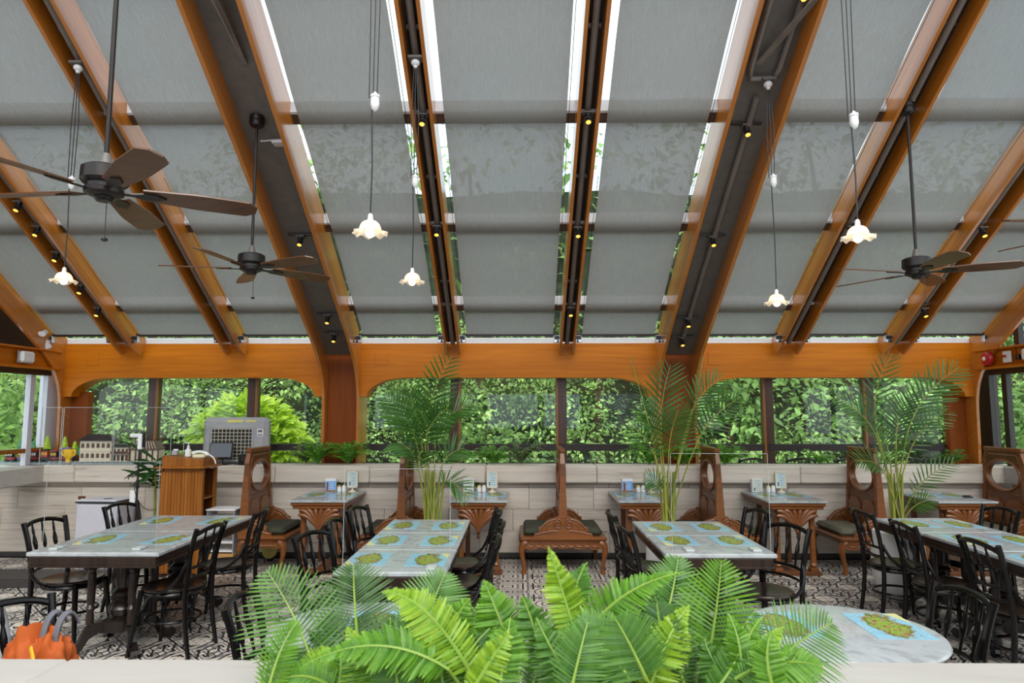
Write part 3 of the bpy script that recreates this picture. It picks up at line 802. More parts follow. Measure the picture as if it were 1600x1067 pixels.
# ================================================================== ROLLER BLINDS
bn = ['far left, under the white wall box', 'left of the nearest ceiling fan', 'behind the two left ceiling fans', 'behind the two small left pendants', 'in the middle of the roof', 'just right of the middle', 'right of the wide right rib', 'above the right ceiling fan', 'far right, above the red alarm bell']
for (a, b_), where in zip(bays, bn):
    g = 0.095
    bx0, bx1 = a + g, b_ - g
    if a < -5.6: bx0 = a + 0.03
    if b_ > 5.5: bx1 = b_ - 0.03
    t = thing('roller_blind', 'grey woven roof blind ' + where, 'blind', ((a + b_) / 2, 8.10, rz_(8.10, 0.12)), 0, 'roof blinds')
    cx, w = (bx0 + bx1) / 2 - (a + b_) / 2, bx1 - bx0
    dz = lambda y, o: rz_(y, o) - rz_(8.10, 0.12)
    n = 36
    mb = MB()
    vv = []
    for k in range(n + 1):
        y = 2.3 + (8.08 - 2.3) * k / n
        sag = 0.012 * math.sin(k * 1.05)
        vv += [(cx - w / 2, y - 8.10, dz(y, 0.125 + sag)), (cx + w / 2, y - 8.10, dz(y, 0.125 + sag))]
    mb.add(vv, [(2 * k, 2 * k + 1, 2 * k + 3, 2 * k + 2) for k in range(n)])
    mb.build('fabric', 'blind_fabric', t, None, 60)
    MB().box((cx, 0.0, 0.0), (w + 0.10, 0.035, 0.035), 0.006).build('bottom_bar', 'rail_dark', t)
    MB().tube([(cx - w / 2 - 0.02, -2.0, dz(6.10, 0.125)), (cx - w / 2 - 0.02, -0.02, 0)], 0.0025, 4).build('guide_wire', 'black_plastic', t)
    MB().tube([(cx + w / 2 + 0.02, -5.7, dz(2.40, 0.125)), (cx + w / 2 + 0.02, -0.02, 0)], 0.0025, 4).build('guide_wire', 'black_plastic', t)
    for sx in (-1, 1):
        bxx = cx + sx * (w / 2 + 0.045)
        bk = MB().box((bxx, -0.02, -0.055), (0.075, 0.05, 0.085), 0.004).build('bracket', 'chrome', t)
        MB().box((bxx, -0.052, -0.04), (0.06, 0.02, 0.045), 0.004).box((bxx + sx * 0.012, -0.058, -0.085), (0.02, 0.02, 0.03), 0.003).build('bracket_clamp', 'black_plastic', bk)

# ================================================================== FURNITURE
# ---- bentwood chair (faces +X)
def make_chair():
    c = thing('bentwood_chair', '', 'chair')
    for s in (-1, 1):
        MB().tube(bez([(-0.245, s * 0.175, 0.0), (-0.195, s * 0.165, 0.25), (-0.165, s * 0.160, 0.46), (-0.215, s * 0.175, 0.72), (-0.275, s * 0.190, 0.885)], 12), [0.014, 0.016, 0.017, 0.018, 0.018, 0.018, 0.018, 0.018, 0.018, 0.018, 0.018, 0.018, 0.018], 8).build('back_leg', 'lacquer_black', c)
        MB().tube(bez([(0.205, s * 0.185, 0.0), (0.175, s * 0.165, 0.22), (0.150, s * 0.145, 0.445)], 6), [0.013, 0.015, 0.016, 0.018, 0.019, 0.020, 0.020], 8).build('front_leg', 'lacquer_black', c)
        MB().tube(bez([(-0.200, s * 0.178, 0.640), (-0.185, s * 0.215, 0.56), (-0.13, s * 0.235, 0.47), (-0.02, s * 0.222, 0.452)], 9), 0.0125, 8).build('arm_brace', 'lacquer_black', c)
    seat = MB().lathe([(0.001, 0.440), (0.190, 0.440), (0.205, 0.446), (0.207, 0.458), (0.200, 0.466), (0.185, 0.464), (0.10, 0.457), (0.001, 0.455)], 24, M=Matrix.Diagonal((1.02, 1.0, 1, 1))).build('seat', 'seat_dark', c)
    MB().tube([(0.196 * math.cos(2 * math.pi * k / 24), 0.19 * math.sin(2 * math.pi * k / 24), 0.425) for k in range(24)], 0.017, 8, True).build('seat_ring', 'lacquer_black', c)
    MB().tube([(-0.01 + 0.185 * math.cos(2 * math.pi * k / 24), 0.178 * math.sin(2 * math.pi * k / 24), 0.235) for k in range(24)], 0.010, 8, True).build('stretcher_ring', 'lacquer_black', c)
    top = bez([(-0.268, -0.184, 0.845), (-0.315, -0.09, 0.895), (-0.315, 0.09, 0.895), (-0.268, 0.184, 0.845)], 10)
    MB().tube(top, 0.016, 8).build('top_rail', 'lacquer_black', c)
    low = bez([(-0.193, -0.172, 0.605), (-0.255, -0.08, 0.615), (-0.255, 0.08, 0.615), (-0.193, 0.172, 0.605)], 10)
    MB().tube(low, 0.011, 8).build('lower_rail', 'lacquer_black', c)
    lo2 = bez([(-0.178, -0.168, 0.535), (-0.24, -0.08, 0.540), (-0.24, 0.08, 0.540), (-0.178, 0.168, 0.535)], 10)
    MB().tube(lo2, 0.010, 8).build('lower_rail', 'lacquer_black', c)
    for k in (2.6, 5, 7.4):
        i = int(k); f = k - i
        a = low[i].lerp(low[min(10, i + 1)], f); b_ = top[i].lerp(top[min(10, i + 1)], f)
        ts = [0, .12, .25, .33, .45, .58, .66, .72, .85, 1]
        MB().tube([a.lerp(b_, q) for q in ts], [.007, .007, .009, .014, .016, .011, .007, .010, .007, .006], 8).build('spindle', 'lacquer_black', c)
    return c
chair0 = make_chair(); cu = []
PI = math.pi
def chair(x, y, rz, label, group): return place(chair0, cu, (x, y, 0), rz, 'black bentwood chair ' + label, group)
# seat centres sit 0.25 m in front of the back posts
G1 = 'chairs at the left long table'
chair(-3.38, 5.20, R(-8), 'at the left long table, nearest on its left side', G1)
chair(-3.30, 6.03, R(-12), 'at the left long table, in front of the white bin', G1)
chair(-2.52, 5.02, R(180 - 6), 'at the left long table, nearest on its right side', G1)
chair(-2.44, 5.70, R(180 + 6), 'at the left long table, beside the carved bench', G1)
G2 = 'chairs at the three-part table'
chair(-1.16, 4.58, R(-22), 'at the three-part table, nearest on its left side', G2)
chair(-1.14, 5.19, R(-4), 'at the three-part table, middle of its left side', G2)
chair(-1.13, 5.82, R(-12), 'at the three-part table, far end of its left side', G2)
chair(-0.44, 4.58, R(180), 'at the three-part table, nearest on its right side', G2)
chair(-0.42, 5.12, R(180), 'at the three-part table, middle of its right side', G2)
chair(-0.46, 5.72, R(180 + 4), 'at the three-part table, far end of its right side', G2)
G3 = 'chairs at the two-part table'
chair(1.02, 5.62, R(2), 'at the two-part table, far one on its left side', G3)
chair(1.02, 4.98, R(6), 'at the two-part table, nearer one on its left side', G3)
chair(1.72, 5.72, R(180 + 10), 'at the two-part table, far one on its right side', G3)
chair(1.71, 4.90, R(209), 'at the two-part table, nearer one on its right side', G3)
G4 = 'chairs at the right long table'
chair(3.13, 5.76, R(-2), 'at the right long table, farthest left, by the plant pot', G4)
chair(3.12, 5.13, R(-4), 'at the right long table, middle of its left side', G4)
chair(3.22, 4.47, R(0), 'at the right long table, nearest on its left side', G4)
chair(3.84, 5.88, R(180 + 6), 'at the right long table, on its far side before the carved bench', G4)
chair(1.78, 3.22, R(180 + 4), 'pulled up to the right of the round marble table', 'chairs at the round tables')
chair(-0.98, 3.12, R(4), 'half hidden left of the foreground fern', 'chairs at the round tables')
chair(-1.98, 2.87, R(-25), 'in the left foreground with the orange backpack hung on it', 'chairs at the round tables')
for i, x in enumerate((3.15, 3.85, 4.50, 5.35, 6.00)):
    o = place(chair0, cu, (x, 9.55 + 0.03 * i, 0.18), R(90 + 4 * (-1) ** i), 'black outdoor chair on the terrace beyond the glass, %s from the left' % ('first', 'second', 'third', 'fourth', 'fifth')[i], 'terrace chairs')

# ---- pedestal tables with marble tops
def make_table(w, l):
    t = thing('pedestal_table', '', 'table')
    MB().box((0, 0, 0.735), (w - 0.004, l - 0.006, 0.030), 0.007).build('marble_top', 'marble', t)
    MB().box((0, 0, 0.690), (w - 0.05, l - 0.012, 0.060), 0.006).box((0, 0, 0.655), (w - 0.035, l - 0.010, 0.016), 0.003).build('apron', 'table_brown', t)
    MB().lathe([(0.075, 0.65), (0.080, 0.60), (0.065, 0.585), (0.060, 0.46), (0.048, 0.42), (0.078, 0.395), (0.080, 0.37), (0.050, 0.35), (0.045, 0.335), (0.085, 0.31), (0.098, 0.28), (0.088, 0.245), (0.060, 0.225), (0.09, 0.20), (0.09, 0.12)], 18).build('column', 'table_dark', t)
    MB().box((0, 0, 0.165), (0.21, 0.21, 0.09), 0.01).build('base_block', 'table_dark', t)
    for i in range(4):
        a = R(45 + 90 * i); r = min(w, l) * 0.255
        x, y = r * math.cos(a), r * math.sin(a)
        MB().lathe([(0.026, 0.65), (0.030, 0.62), (0.018, 0.605), (0.030, 0.585), (0.020, 0.56), (0.027, 0.545), (0.027, 0.35), (0.020, 0.335), (0.032, 0.31), (0.022, 0.285), (0.026, 0.26), (0.026, 0.20)], 12, (x, y, 0)).build('post', 'table_brown', t)
        M = Matrix.Rotation(a, 4, 'Z')
        poly = [(0.06, 0.21), (0.20, 0.205), (0.245, 0.16), (0.275, 0.09), (0.33, 0.05), (0.365, 0.055), (0.375, 0.03), (0.355, 0.0), (0.305, 0.0), (0.255, 0.035), (0.215, 0.10), (0.16, 0.13), (0.06, 0.12)]
        f = MB(); sub = MB().prism([(p * min(1.0, min(w, l) / 0.78), q) for p, q in poly], 'y', 0, 0.055)
        f.add(sub.v, sub.f, M); f.build('foot', 'table_dark', t, None, 30)
    return t
tA = make_table(0.92, 0.82); ua = []
place(tA, ua, (-2.925, 5.09, 0), 0, 'marble-topped pedestal table, near half of the left long table', 'left long table')
place(tA, ua, (-2.925, 5.91, 0), 0, 'marble-topped pedestal table, far half of the left long table', 'left long table')
tB = make_table(0.69, 0.655); ub = []
for y, w in ((4.475, 'nearest of the three pushed together left of centre'), (5.13, 'middle one of the three pushed together left of centre'), (5.785, 'farthest of the three pushed together left of centre')):
    place(tB, ub, (-0.785, y, 0), 0, 'small square marble-topped table, ' + w, 'three-part table')
tC = make_table(0.76, 0.68); uc = []
for y, w in ((5.02, 'near one of the pair right of centre'), (5.70, 'far one of the pair right of centre')):
    place(tC, uc, (1.365, y, 0), 0, 'square marble-topped table, ' + w, 'two-part table')
tD = make_table(0.69, 0.72); ud = []
for y, w in ((5.88, 'far end of the long table at the right'), (5.16, 'middle of the long table at the right'), (4.44, 'near end of the long table at the right')):
    place(tD, ud, (3.55, y, 0), 0, 'marble-topped pedestal table, ' + w, 'right long table')
def round_table(x, y, label):
    t = thing('round_table', label, 'table', (x, y, 0), 0, 'round marble tables')
    MB().lathe([(0.001, 0.722), (0.385, 0.722), (0.405, 0.728), (0.410, 0.738), (0.404, 0.748), (0.392, 0.75), (0.001, 0.75)], 48).build('marble_top', 'marble', t)
    MB().lathe([(0.34, 0.665), (0.355, 0.67), (0.355, 0.72), (0.34, 0.722)], 40).build('apron', 'table_dark', t)
    MB().lathe([(0.07, 0.665), (0.06, 0.6), (0.045, 0.42), (0.075, 0.38), (0.05, 0.34), (0.09, 0.28), (0.06, 0.22), (0.08, 0.12)], 16).build('column', 'table_dark', t)
    for i in range(3):
        f = MB(); sub = MB().prism([(0.05, 0.21), (0.18, 0.19), (0.25, 0.10), (0.34, 0.05), (0.35, 0.0), (0.29, 0.0), (0.21, 0.09), (0.05, 0.12)], 'y', 0, 0.05)
        f.add(sub.v, sub.f, Matrix.Rotation(R(30 + 120 * i), 4, 'Z')); f.build('foot', 'table_dark', t, None, 30)
round_table(1.43, 3.11, 'round grey marble table in the right foreground')
round_table(-0.71, 3.12, 'round marble table mostly hidden behind the foreground fern')

# ---- placemats
pm0 = MB().box((0, 0, 0.0008), (0.255, 0.365, 0.0016)).build('placemat', 'map_print', None, None, 0)
tag(pm0, 'x', 'placemat'); pu = []
def mat_(x, y, rz, label, z=0.75):
    return place(pm0, pu, (x, y, z + 0.0002), rz, 'printed island-map placemat ' + label, 'placemats')
for y, w in ((5.16, 'near'), (6.02, 'far')):
    mat_(-3.15, y, R(9), 'on the left long table, %s left' % w); mat_(-2.63, y - 0.01, R(180 - 8), 'on the left long table, %s right' % w)
for y, w in ((4.51, 'near'), (5.15, 'middle'), (5.80, 'far')):
    mat_(-0.985, y, R(1.5), 'on the three-part table, %s left' % w); mat_(-0.60, y - 0.02, R(181), 'on the three-part table, %s right' % w)
for y, w in ((5.165, 'near'), (5.74, 'far')):
    mat_(1.18, y, R(1), 'on the two-part table, %s left' % w); mat_(1.575, y, R(179), 'on the two-part table, %s right' % w)
for y, w in ((5.93, 'far'), (5.22, 'middle'), (4.50, 'near')):
    mat_(3.38, y, R(2), 'on the right long table, %s left' % w); mat_(3.74, y - 0.03, R(178), 'on the right long table, %s right' % w)
mat_(1.66, 3.17, R(178), 'on the right round table, on its right half'); mat_(1.20, 3.18, R(4), 'on the right round table, behind the fern fronds')
mat_(-0.66, 3.18, R(4), 'on the round table glimpsed through the fern')

# ---- booth tables: marble on a carved console frame with fan bracket
def make_booth():
    t = thing('booth_table', '', 'table')
    Z = 0.775
    MB().box((0, 0, Z - 0.012), (0.62, 0.88, 0.024), 0.005).build('marble_top', 'marble', t)
    MB().box((0, 0, Z - 0.042), (0.585, 0.85, 0.034), 0.008).box((0, 0, Z - 0.074), (0.55, 0.82, 0.034), 0.008).build('frame', 'bench_wood_light', t)
    # fan of leaves fixed under the front edge
    fan = MB()
    Zc = Z - 0.36
    fan.prism([(-0.215, Z - 0.09), (0.215, Z - 0.09), (0.20, Z - 0.15), (0.13, Z - 0.20), (0.05, Z - 0.27), (0.0, Zc + 0.02), (-0.05, Z - 0.27), (-0.13, Z - 0.20), (-0.20, Z - 0.15)], 'y', -0.375, 0.02)
    fo = fan.build('fan_bracket', 'bench_wood', t)
    for k, (ex, ez) in enumerate(((-0.215, -0.155), (-0.205, -0.105), (-0.13, -0.10), (-0.045, -0.10), (0.045, -0.10), (0.13, -0.10), (0.205, -0.105), (0.215, -0.155))):
        pts = bez([(0, -0.388, Zc + 0.03), (ex * 0.15, -0.392, Z - 0.24), (ex * 0.55, -0.395, Z + ez + 0.015), (ex, -0.392, Z + ez)], 8)
        MB().tube(pts, [0.006, 0.010, 0.014, 0.018, 0.022, 0.024, 0.025, 0.022, 0.012], 8).build('fan_leaf', 'bench_wood_light', fo)
    MB().lathe([(0.002, -0.045), (0.012, -0.03), (0.018, -0.012), (0.010, 0.0), (0.016, 0.012), (0.020, 0.03)], 10, (0, -0.388, Zc)).build('fan_drop', 'bench_wood', fo)
    for s in (-1, 1):
        lg = MB().box((s * 0.185, -0.30, 0.33), (0.05, 0.05, 0.66), 0.006).box((s * 0.185, -0.30, 0.055), (0.085, 0.085, 0.04), 0.008).lathe([(0.03, 0.08), (0.042, 0.10), (0.03, 0.125)], 10, (s * 0.185, -0.30, 0)).build('front_leg', 'bench_wood_light', t)
        MB().tube([(s * 0.185 + 0.028 * math.cos(a), -0.33, Z - 0.165 + 0.028 * math.sin(a)) for a in [2 * math.pi * k / 14 for k in range(14)]], 0.010, 8, True).build('scroll', 'bench_wood_light', lg)
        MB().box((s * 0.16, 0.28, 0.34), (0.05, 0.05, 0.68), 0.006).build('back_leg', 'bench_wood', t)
    MB().box((0, -0.30, 0.020), (0.50, 0.12, 0.04), 0.006).box((0, 0.0, 0.03), (0.10, 0.56, 0.05), 0.006).build('base_rail', 'bench_wood', t)
    return t
bt = make_booth(); bu = []
bnames = ['beside the leftmost carved bench', 'behind the three-part table, left of the middle bench', 'right of the middle bench', 'beyond the two-part table', 'at the far right before the end bench']
bxs = [-2.12, -0.435, 1.345, 2.90, 4.66]
for x, w in zip(bxs, bnames): place(bt, bu, (x, 7.60, 0), 0, 'narrow marble-topped booth table ' + w, 'booth tables')
for x, w in zip(bxs, ('leftmost', 'second', 'third', 'fourth', 'fifth')):
    mat_(x - 0.155, 7.66, 0, 'left one on the %s booth table' % w, 0.775); mat_(x + 0.155, 7.66, PI, 'right one on the %s booth table' % w, 0.775)

# ---- carved benches with tall backs (length along Y)
def bench(x, label, sides):
    t = thing('carved_bench', label, 'bench', (x, 7.62, 0), 0, 'carved high-backed benches')
    y0, y1 = -0.36, 0.42
    hw = 0.46
    xl, xr = (-hw if -1 in sides else -0.05), (hw if 1 in sides else 0.05)
    cxm, wd = (xl + xr) / 2, xr - xl
    zf = 0.385
    MB().box((cxm, (y0 + y1) / 2, zf - 0.022), (wd, y1 - y0, 0.044), 0.016).build('seat_frame', 'bench_wood_light', t)
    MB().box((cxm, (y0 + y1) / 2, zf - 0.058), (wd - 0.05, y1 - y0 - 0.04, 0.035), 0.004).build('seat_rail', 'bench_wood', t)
    # scalloped apron
    n = 20; poly = [(xl + 0.05, zf - 0.07), (xr - 0.05, zf - 0.07)]
    for k in range(n + 1):
        q = k / n; xx = xr - 0.05 + (xl - xr + 0.10) * q
        poly.append((xx, zf - 0.105 - 0.018 * abs(math.sin(q * PI * 5)) - 0.012 * abs(2 * q - 1)))
    MB().prism(poly, 'y', y0 + 0.03, 0.03).build('apron', 'bench_wood_light', t, None, 40)
    mb = MB()
    for k in range(9):
        xx = xl + 0.12 + (wd - 0.24) * k / 8
        mb.tube(bez([(xx - 0.03, y0 + 0.013, zf - 0.085), (xx - 0.01, y0 + 0.005, zf - 0.115), (xx + 0.02, y0 + 0.005, zf - 0.08), (xx + 0.03, y0 + 0.013, zf - 0.11)], 6), 0.006, 6)
    mb.build('carving', 'bench_wood_light', t)
    for lx, sx in ((xl + 0.05, -1), (xr - 0.05, 1)):
        for ly, sy in ((y0 + 0.05, -1), (y1 - 0.05, 1)):
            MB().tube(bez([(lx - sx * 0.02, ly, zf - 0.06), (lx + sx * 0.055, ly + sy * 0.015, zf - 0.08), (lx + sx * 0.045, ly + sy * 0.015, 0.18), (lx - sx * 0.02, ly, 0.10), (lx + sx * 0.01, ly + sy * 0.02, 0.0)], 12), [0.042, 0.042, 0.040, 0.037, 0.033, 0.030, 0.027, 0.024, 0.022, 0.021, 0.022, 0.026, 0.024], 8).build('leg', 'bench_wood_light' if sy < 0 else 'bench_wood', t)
    # back panel with oval opening
    yc = (y0 + y1) / 2
    zt, zs = 1.30, 1.14
    out = [(y0 + 0.03, zf), (y1 - 0.03, zf), (y1 - 0.065, zs), (y1 - 0.12, zt - 0.03), (y0 + 0.12, zt - 0.03), (y0 + 0.065, zs)]
    oc = (yc, 1.00); orr = (0.25, 0.155)
    N = 48
    def hit(a):
        dx, dy = math.cos(a), math.sin(a); best = None
        for i in range(len(out)):
            p, q = out[i], out[(i + 1) % len(out)]
            ex, ey = q[0] - p[0], q[1] - p[1]
            den = dx * ey - dy * ex
            if abs(den) < 1e-9: continue
            tt = ((p[0] - oc[0]) * ey - (p[1] - oc[1]) * ex) / den
            uu = ((p[0] - oc[0]) * dy - (p[1] - oc[1]) * dx) / den
            if tt > 0 and -1e-6 <= uu <= 1 + 1e-6 and (best is None or tt < best): best = tt
        return (oc[0] + dx * best, oc[1] + dy * best)
    angs = sorted([2 * PI * k / N for k in range(N)] + [math.atan2(p[1] - oc[1], p[0] - oc[0]) % (2 * PI) for p in out])
    M_ = len(angs); th = 0.024
    vv = []
    for xx in (-th, th):
        for a in angs:
            p = hit(a); vv.append((xx * (1.25 if p[1] < 0.8 else 0.8), p[0], p[1]))
        for a in angs: vv.append((xx, oc[0] + orr[0] * math.cos(a), oc[1] + orr[1] * math.sin(a)))
    ff = []
    for i in range(M_):
        j = (i + 1) % M_
        ff += [(i, j, M_ + j, M_ + i), (2 * M_ + i, 3 * M_ + i, 3 * M_ + j, 2 * M_ + j), (i, 2 * M_ + i, 2 * M_ + j, j), (M_ + i, M_ + j, 3 * M_ + j, 3 * M_ + i)]
    bp = MB().add(vv, ff).build('back_panel', 'bench_wood', t, None, 30)
    MB().box((0, yc, zt - 0.018), (0.062, y1 - y0 - 0.19, 0.045), 0.010).build('crest_rail', 'bench_wood_light', t)
    for s in sides:
        ring = [(s * 0.026, oc[0] + (orr[0] + 0.012) * math.cos(2 * PI * k / 40), oc[1] + (orr[1] + 0.012) * math.sin(2 * PI * k / 40)) for k in range(40)]
        MB().tube(ring, 0.015, 8, True).build('oval_moulding', 'bench_wood_light', bp)
        fr_ = [(s * 0.025, y0 + 0.11, 0.80), (s * 0.023, y0 + 0.12, zs - 0.02), (s * 0.021, y0 + 0.17, 1.225), (s * 0.021, y1 - 0.17, 1.225), (s * 0.023, y1 - 0.12, zs - 0.02), (s * 0.025, y1 - 0.11, 0.80)]
        MB().tube(fr_, 0.008, 6, True).build('panel_moulding', 'bench_wood_light', bp)
        for q0, q1 in ((y0 + 0.11, yc - 0.025), (yc + 0.025, y1 - 0.11)):
            poly = [(q0, 0.46), (q1, 0.46), (q1, 0.70), (q1 - 0.03, 0.705), (q1 - 0.06, 0.745), (q0 + 0.06, 0.745), (q0 + 0.03, 0.705), (q0, 0.70)]
            MB().prism(poly, 'x', s * 0.034, 0.016).build('lower_panel', 'bench_wood_light', bp)
        MB().box((s * 0.24 + (0 if len(sides) > 1 else 0), yc + 0.01, zf + 0.035), (0.36, y1 - y0 - 0.14, 0.075), 0.030).build('cushion', 'velvet_olive' if x < 3 else 'velvet_faded', t)
    # tapered end posts
    for yy in (y0 + 0.055, y1 - 0.055):
        lean = 0.035 if yy < yc else -0.035
        vv = []
        for (zz, w2, d2, ly) in ((zf, 0.054, 0.03, 0), (zs, 0.021, 0.024, lean), (zs + 0.005, 0.026, 0.026, lean), (zt - 0.03, 0.020, 0.02, lean * 2.4)):
            vv += [(-w2, yy + ly - d2, zz), (w2, yy + ly - d2, zz), (w2, yy + ly + d2, zz), (-w2, yy + ly + d2, zz)]
        ff = [(3, 2, 1, 0), (12, 13, 14, 15)]
        for k in range(3):
            for i in range(4):
                j = (i + 1) % 4; ff.append((4 * k + i, 4 * k + j, 4 * k + 4 + j, 4 * k + 4 + i))
        MB().add(vv, ff).build('end_post', 'bench_wood_light', t, None, 20)
    # scrolled end boards
    for yy in (y0 + 0.03, y1 - 0.03):
        poly = []
        half = [(0.315, zf), (0.305, zf + 0.035), (0.265, zf + 0.045), (0.255, zf + 0.075), (0.265, zf + 0.095), (0.235, zf + 0.105), (0.215, zf + 0.125), (0.175, zf + 0.165), (0.120, zf + 0.190), (0.085, zf + 0.195), (0.06, zf + 0.215), (0.03, zf + 0.205), (0.012, zf + 0.165)]
        if 1 in sides: poly += half
        else: poly += [(0.05, zf), (0.05, zf + 0.165)]
        if -1 in sides: poly += [(-a, b_) for a, b_ in half[::-1]]
        else: poly += [(-0.05, zf + 0.165), (-0.05, zf)]
        eb = MB().prism(poly, 'y', yy, 0.035).build('end_board', 'bench_wood_light', t, None, 40)
        for s in sides:
            fy = yy - 0.022
            mb = MB()
            mb.tube([(p[0], fy, p[1]) for p in spiral((s * 0.062, zf + 0.135), 0.052, 0.008, PI * 0.5, 1.9, 26, s)], 0.009, 8)
            mb.tube(bez([(s * 0.075, fy, zf + 0.185), (s * 0.17, fy, zf + 0.175), (s * 0.23, fy, zf + 0.10), (s * 0.26, fy, zf + 0.06)], 8), 0.009, 8)
            mb.tube(bez([(s * 0.12, fy, zf + 0.14), (s * 0.17, fy, zf + 0.13), (s * 0.19, fy, zf + 0.08), (s * 0.16, fy, zf + 0.03)], 6), 0.007, 6)
            mb.tube(bez([(s * 0.06, fy, zf + 0.06), (s * 0.12, fy, zf + 0.07), (s * 0.2, fy, zf + 0.05), (s * 0.29, fy, zf + 0.025)], 6), 0.008, 6)
            mb.build('scroll_carving', 'bench_wood_light', eb)
    return t
bench(-2.95, 'carved wooden high-backed bench beside the wooden podium, with olive cushion', (1,))
bench(-1.27, 'carved wooden bench half hidden by the palm left of centre', (-1, 1))
bench(0.46, 'carved wooden double bench in the middle, seen end-on with olive cushions', (-1, 1))
bench(2.13, 'carved wooden bench behind the palm right of centre', (-1, 1))
bench(3.83, 'carved wooden double bench with oval opening, right of the two-part table', (-1, 1))
bench(5.40, 'carved wooden high-backed bench at the far right end of the window wall', (-1,))

# ---- clear table screens on acrylic feet
def screen(x, y, w, h_, label):
    t = thing('table_screen', label, 'screen', (x, y, 0.7505), 0, 'clear acrylic table screens')
    MB().box((0, 0, h_ / 2 + 0.004), (w, 0.004, h_), 0).build('acrylic_sheet', 'acrylic', t, None, 0)
    MB().box((0, 0, h_ + 0.005), (w, 0.0042, 0.002)).box((-w / 2, 0, h_ / 2), (0.0018, 0.0042, h_)).box((w / 2, 0, h_ / 2), (0.0018, 0.0042, h_)).build('sheet_edge', 'acrylic_edge', t, None, 0)
    for s in (-1, 1):
        MB().box((s * (w / 2 - 0.11), -0.03, 0.009), (0.06, 0.05, 0.018), 0.003).box((s * (w / 2 - 0.11), 0.03, 0.009), (0.06, 0.05, 0.018), 0.003).build('screen_foot', 'acrylic_edge', t)
screen(-2.95, 4.80, 0.80, 0.60, 'clear acrylic screen standing across the near end of the left long table')
screen(-0.76, 4.24, 0.66, 0.60, 'clear acrylic screen standing across the near end of the three-part table')
screen(1.40, 4.80, 0.68, 0.66, 'clear acrylic screen standing across the near end of the two-part table')

# ---- small things on the booth tables
def cardstand(x, y, z, kind, label):
    t = thing('menu_box', label, 'menu', (x, y, z), R(4), 'booth table menus')
    MB().box((0, 0, 0.076), (0.125, 0.05, 0.152), 0.004).build('box', 'white_paint', t)
    MB().box((0, -0.026, 0.076), (0.118, 0.002, 0.146)).build('front_print', kind, t, None, 0)
def framestand(x, y, z, label):
    t = thing('photo_frame_stand', label, 'frame', (x, y, z), R(-3), 'booth table frames')
    MB().lathe([(0.045, 0.0), (0.044, 0.006), (0.02, 0.016), (0.008, 0.03), (0.007, 0.05)], 16).build('base', 'cream_plastic', t)
    f = MB().box((-0.056, 0, 0.14), (0.012, 0.016, 0.19), 0.002).box((0.056, 0, 0.14), (0.012, 0.016, 0.19), 0.002).box((0, 0, 0.229), (0.124, 0.016, 0.012), 0.002).box((0, 0, 0.051), (0.124, 0.016, 0.012), 0.002).build('frame', 'cream_plastic', t)
    MB().box((0, 0.002, 0.14), (0.104, 0.006, 0.17)).build('print', 'card_pale', t, None, 0)
def jar(x, y, z, lid, label):
    t = thing('seasoning_jar', label, 'jar', (x, y, z), 0, 'seasoning jars on the booth tables')
    MB().lathe([(0.020, 0), (0.024, 0.004), (0.024, 0.05), (0.020, 0.06)], 14).build('body', 'white_ceramic', t)
    MB().lathe([(0.021, 0.060), (0.021, 0.070), (0.012, 0.078), (0.001, 0.080)], 12).build('lid', lid, t)
words = ['leftmost', 'second', 'third', 'fourth']
for i, (x, w) in enumerate(zip(bxs[:4], words)):
    z = 0.7755
    yb = 7.94
    sx = -0.10 if i in (0, 2) else -0.16
    cardstand(x + sx + (0.02 if i == 0 else 0), yb, z, 'card_blue' if i in (0, 2) else 'card_menu', ('blue drinks card box on the %s booth table' if i in (0, 2) else 'pale menu box on the %s booth table') % w)
    jar(x + sx + 0.125, yb - 0.03, z, 'sticker_yellow' if i else 'crate_wood', 'white seasoning jar with coloured top on the %s booth table' % w)
    jar(x + sx + 0.180, yb - 0.03, z, 'white_ceramic', 'plain white seasoning jar on the %s booth table' % w)
    framestand(x + sx + 0.275, yb - 0.02, z, 'cream-framed card on a round foot on the %s booth table' % w)
    if i < 2:
        t = thing('succulent_pot', 'tiny dark plant in a grey pot on the %s booth table' % w, 'plant', (x + sx + 0.095, yb + 0.05, z), 0, 'tiny table plants')
        MB().lathe([(0.028, 0), (0.034, 0.05), (0.030, 0.05)], 12).build('pot', 'cooler_grey', t)
        mb = MB()
        for k in range(22):
            a = k * 2.4; mb.tube([(0, 0, 0.05), (0.02 * math.cos(a), 0.02 * math.sin(a), 0.085), (0.04 * math.cos(a), 0.04 * math.sin(a), 0.095 + 0.02 * (k % 3))], [0.005, 0.004, 0.001], 4)
        mb.build('leaves', 'fern_deep', t)
o = MB().box((0, 0, 0.006), (0.09, 0.06, 0.012), 0.004).box((0.0, 0.02, 0.016), (0.08, 0.02, 0.012), 0.004).build('wallet', 'black_plastic', None, (4.86, 7.48, 0.7755))
tag(o, 'small black wallet lying on the far right booth table', 'wallet')
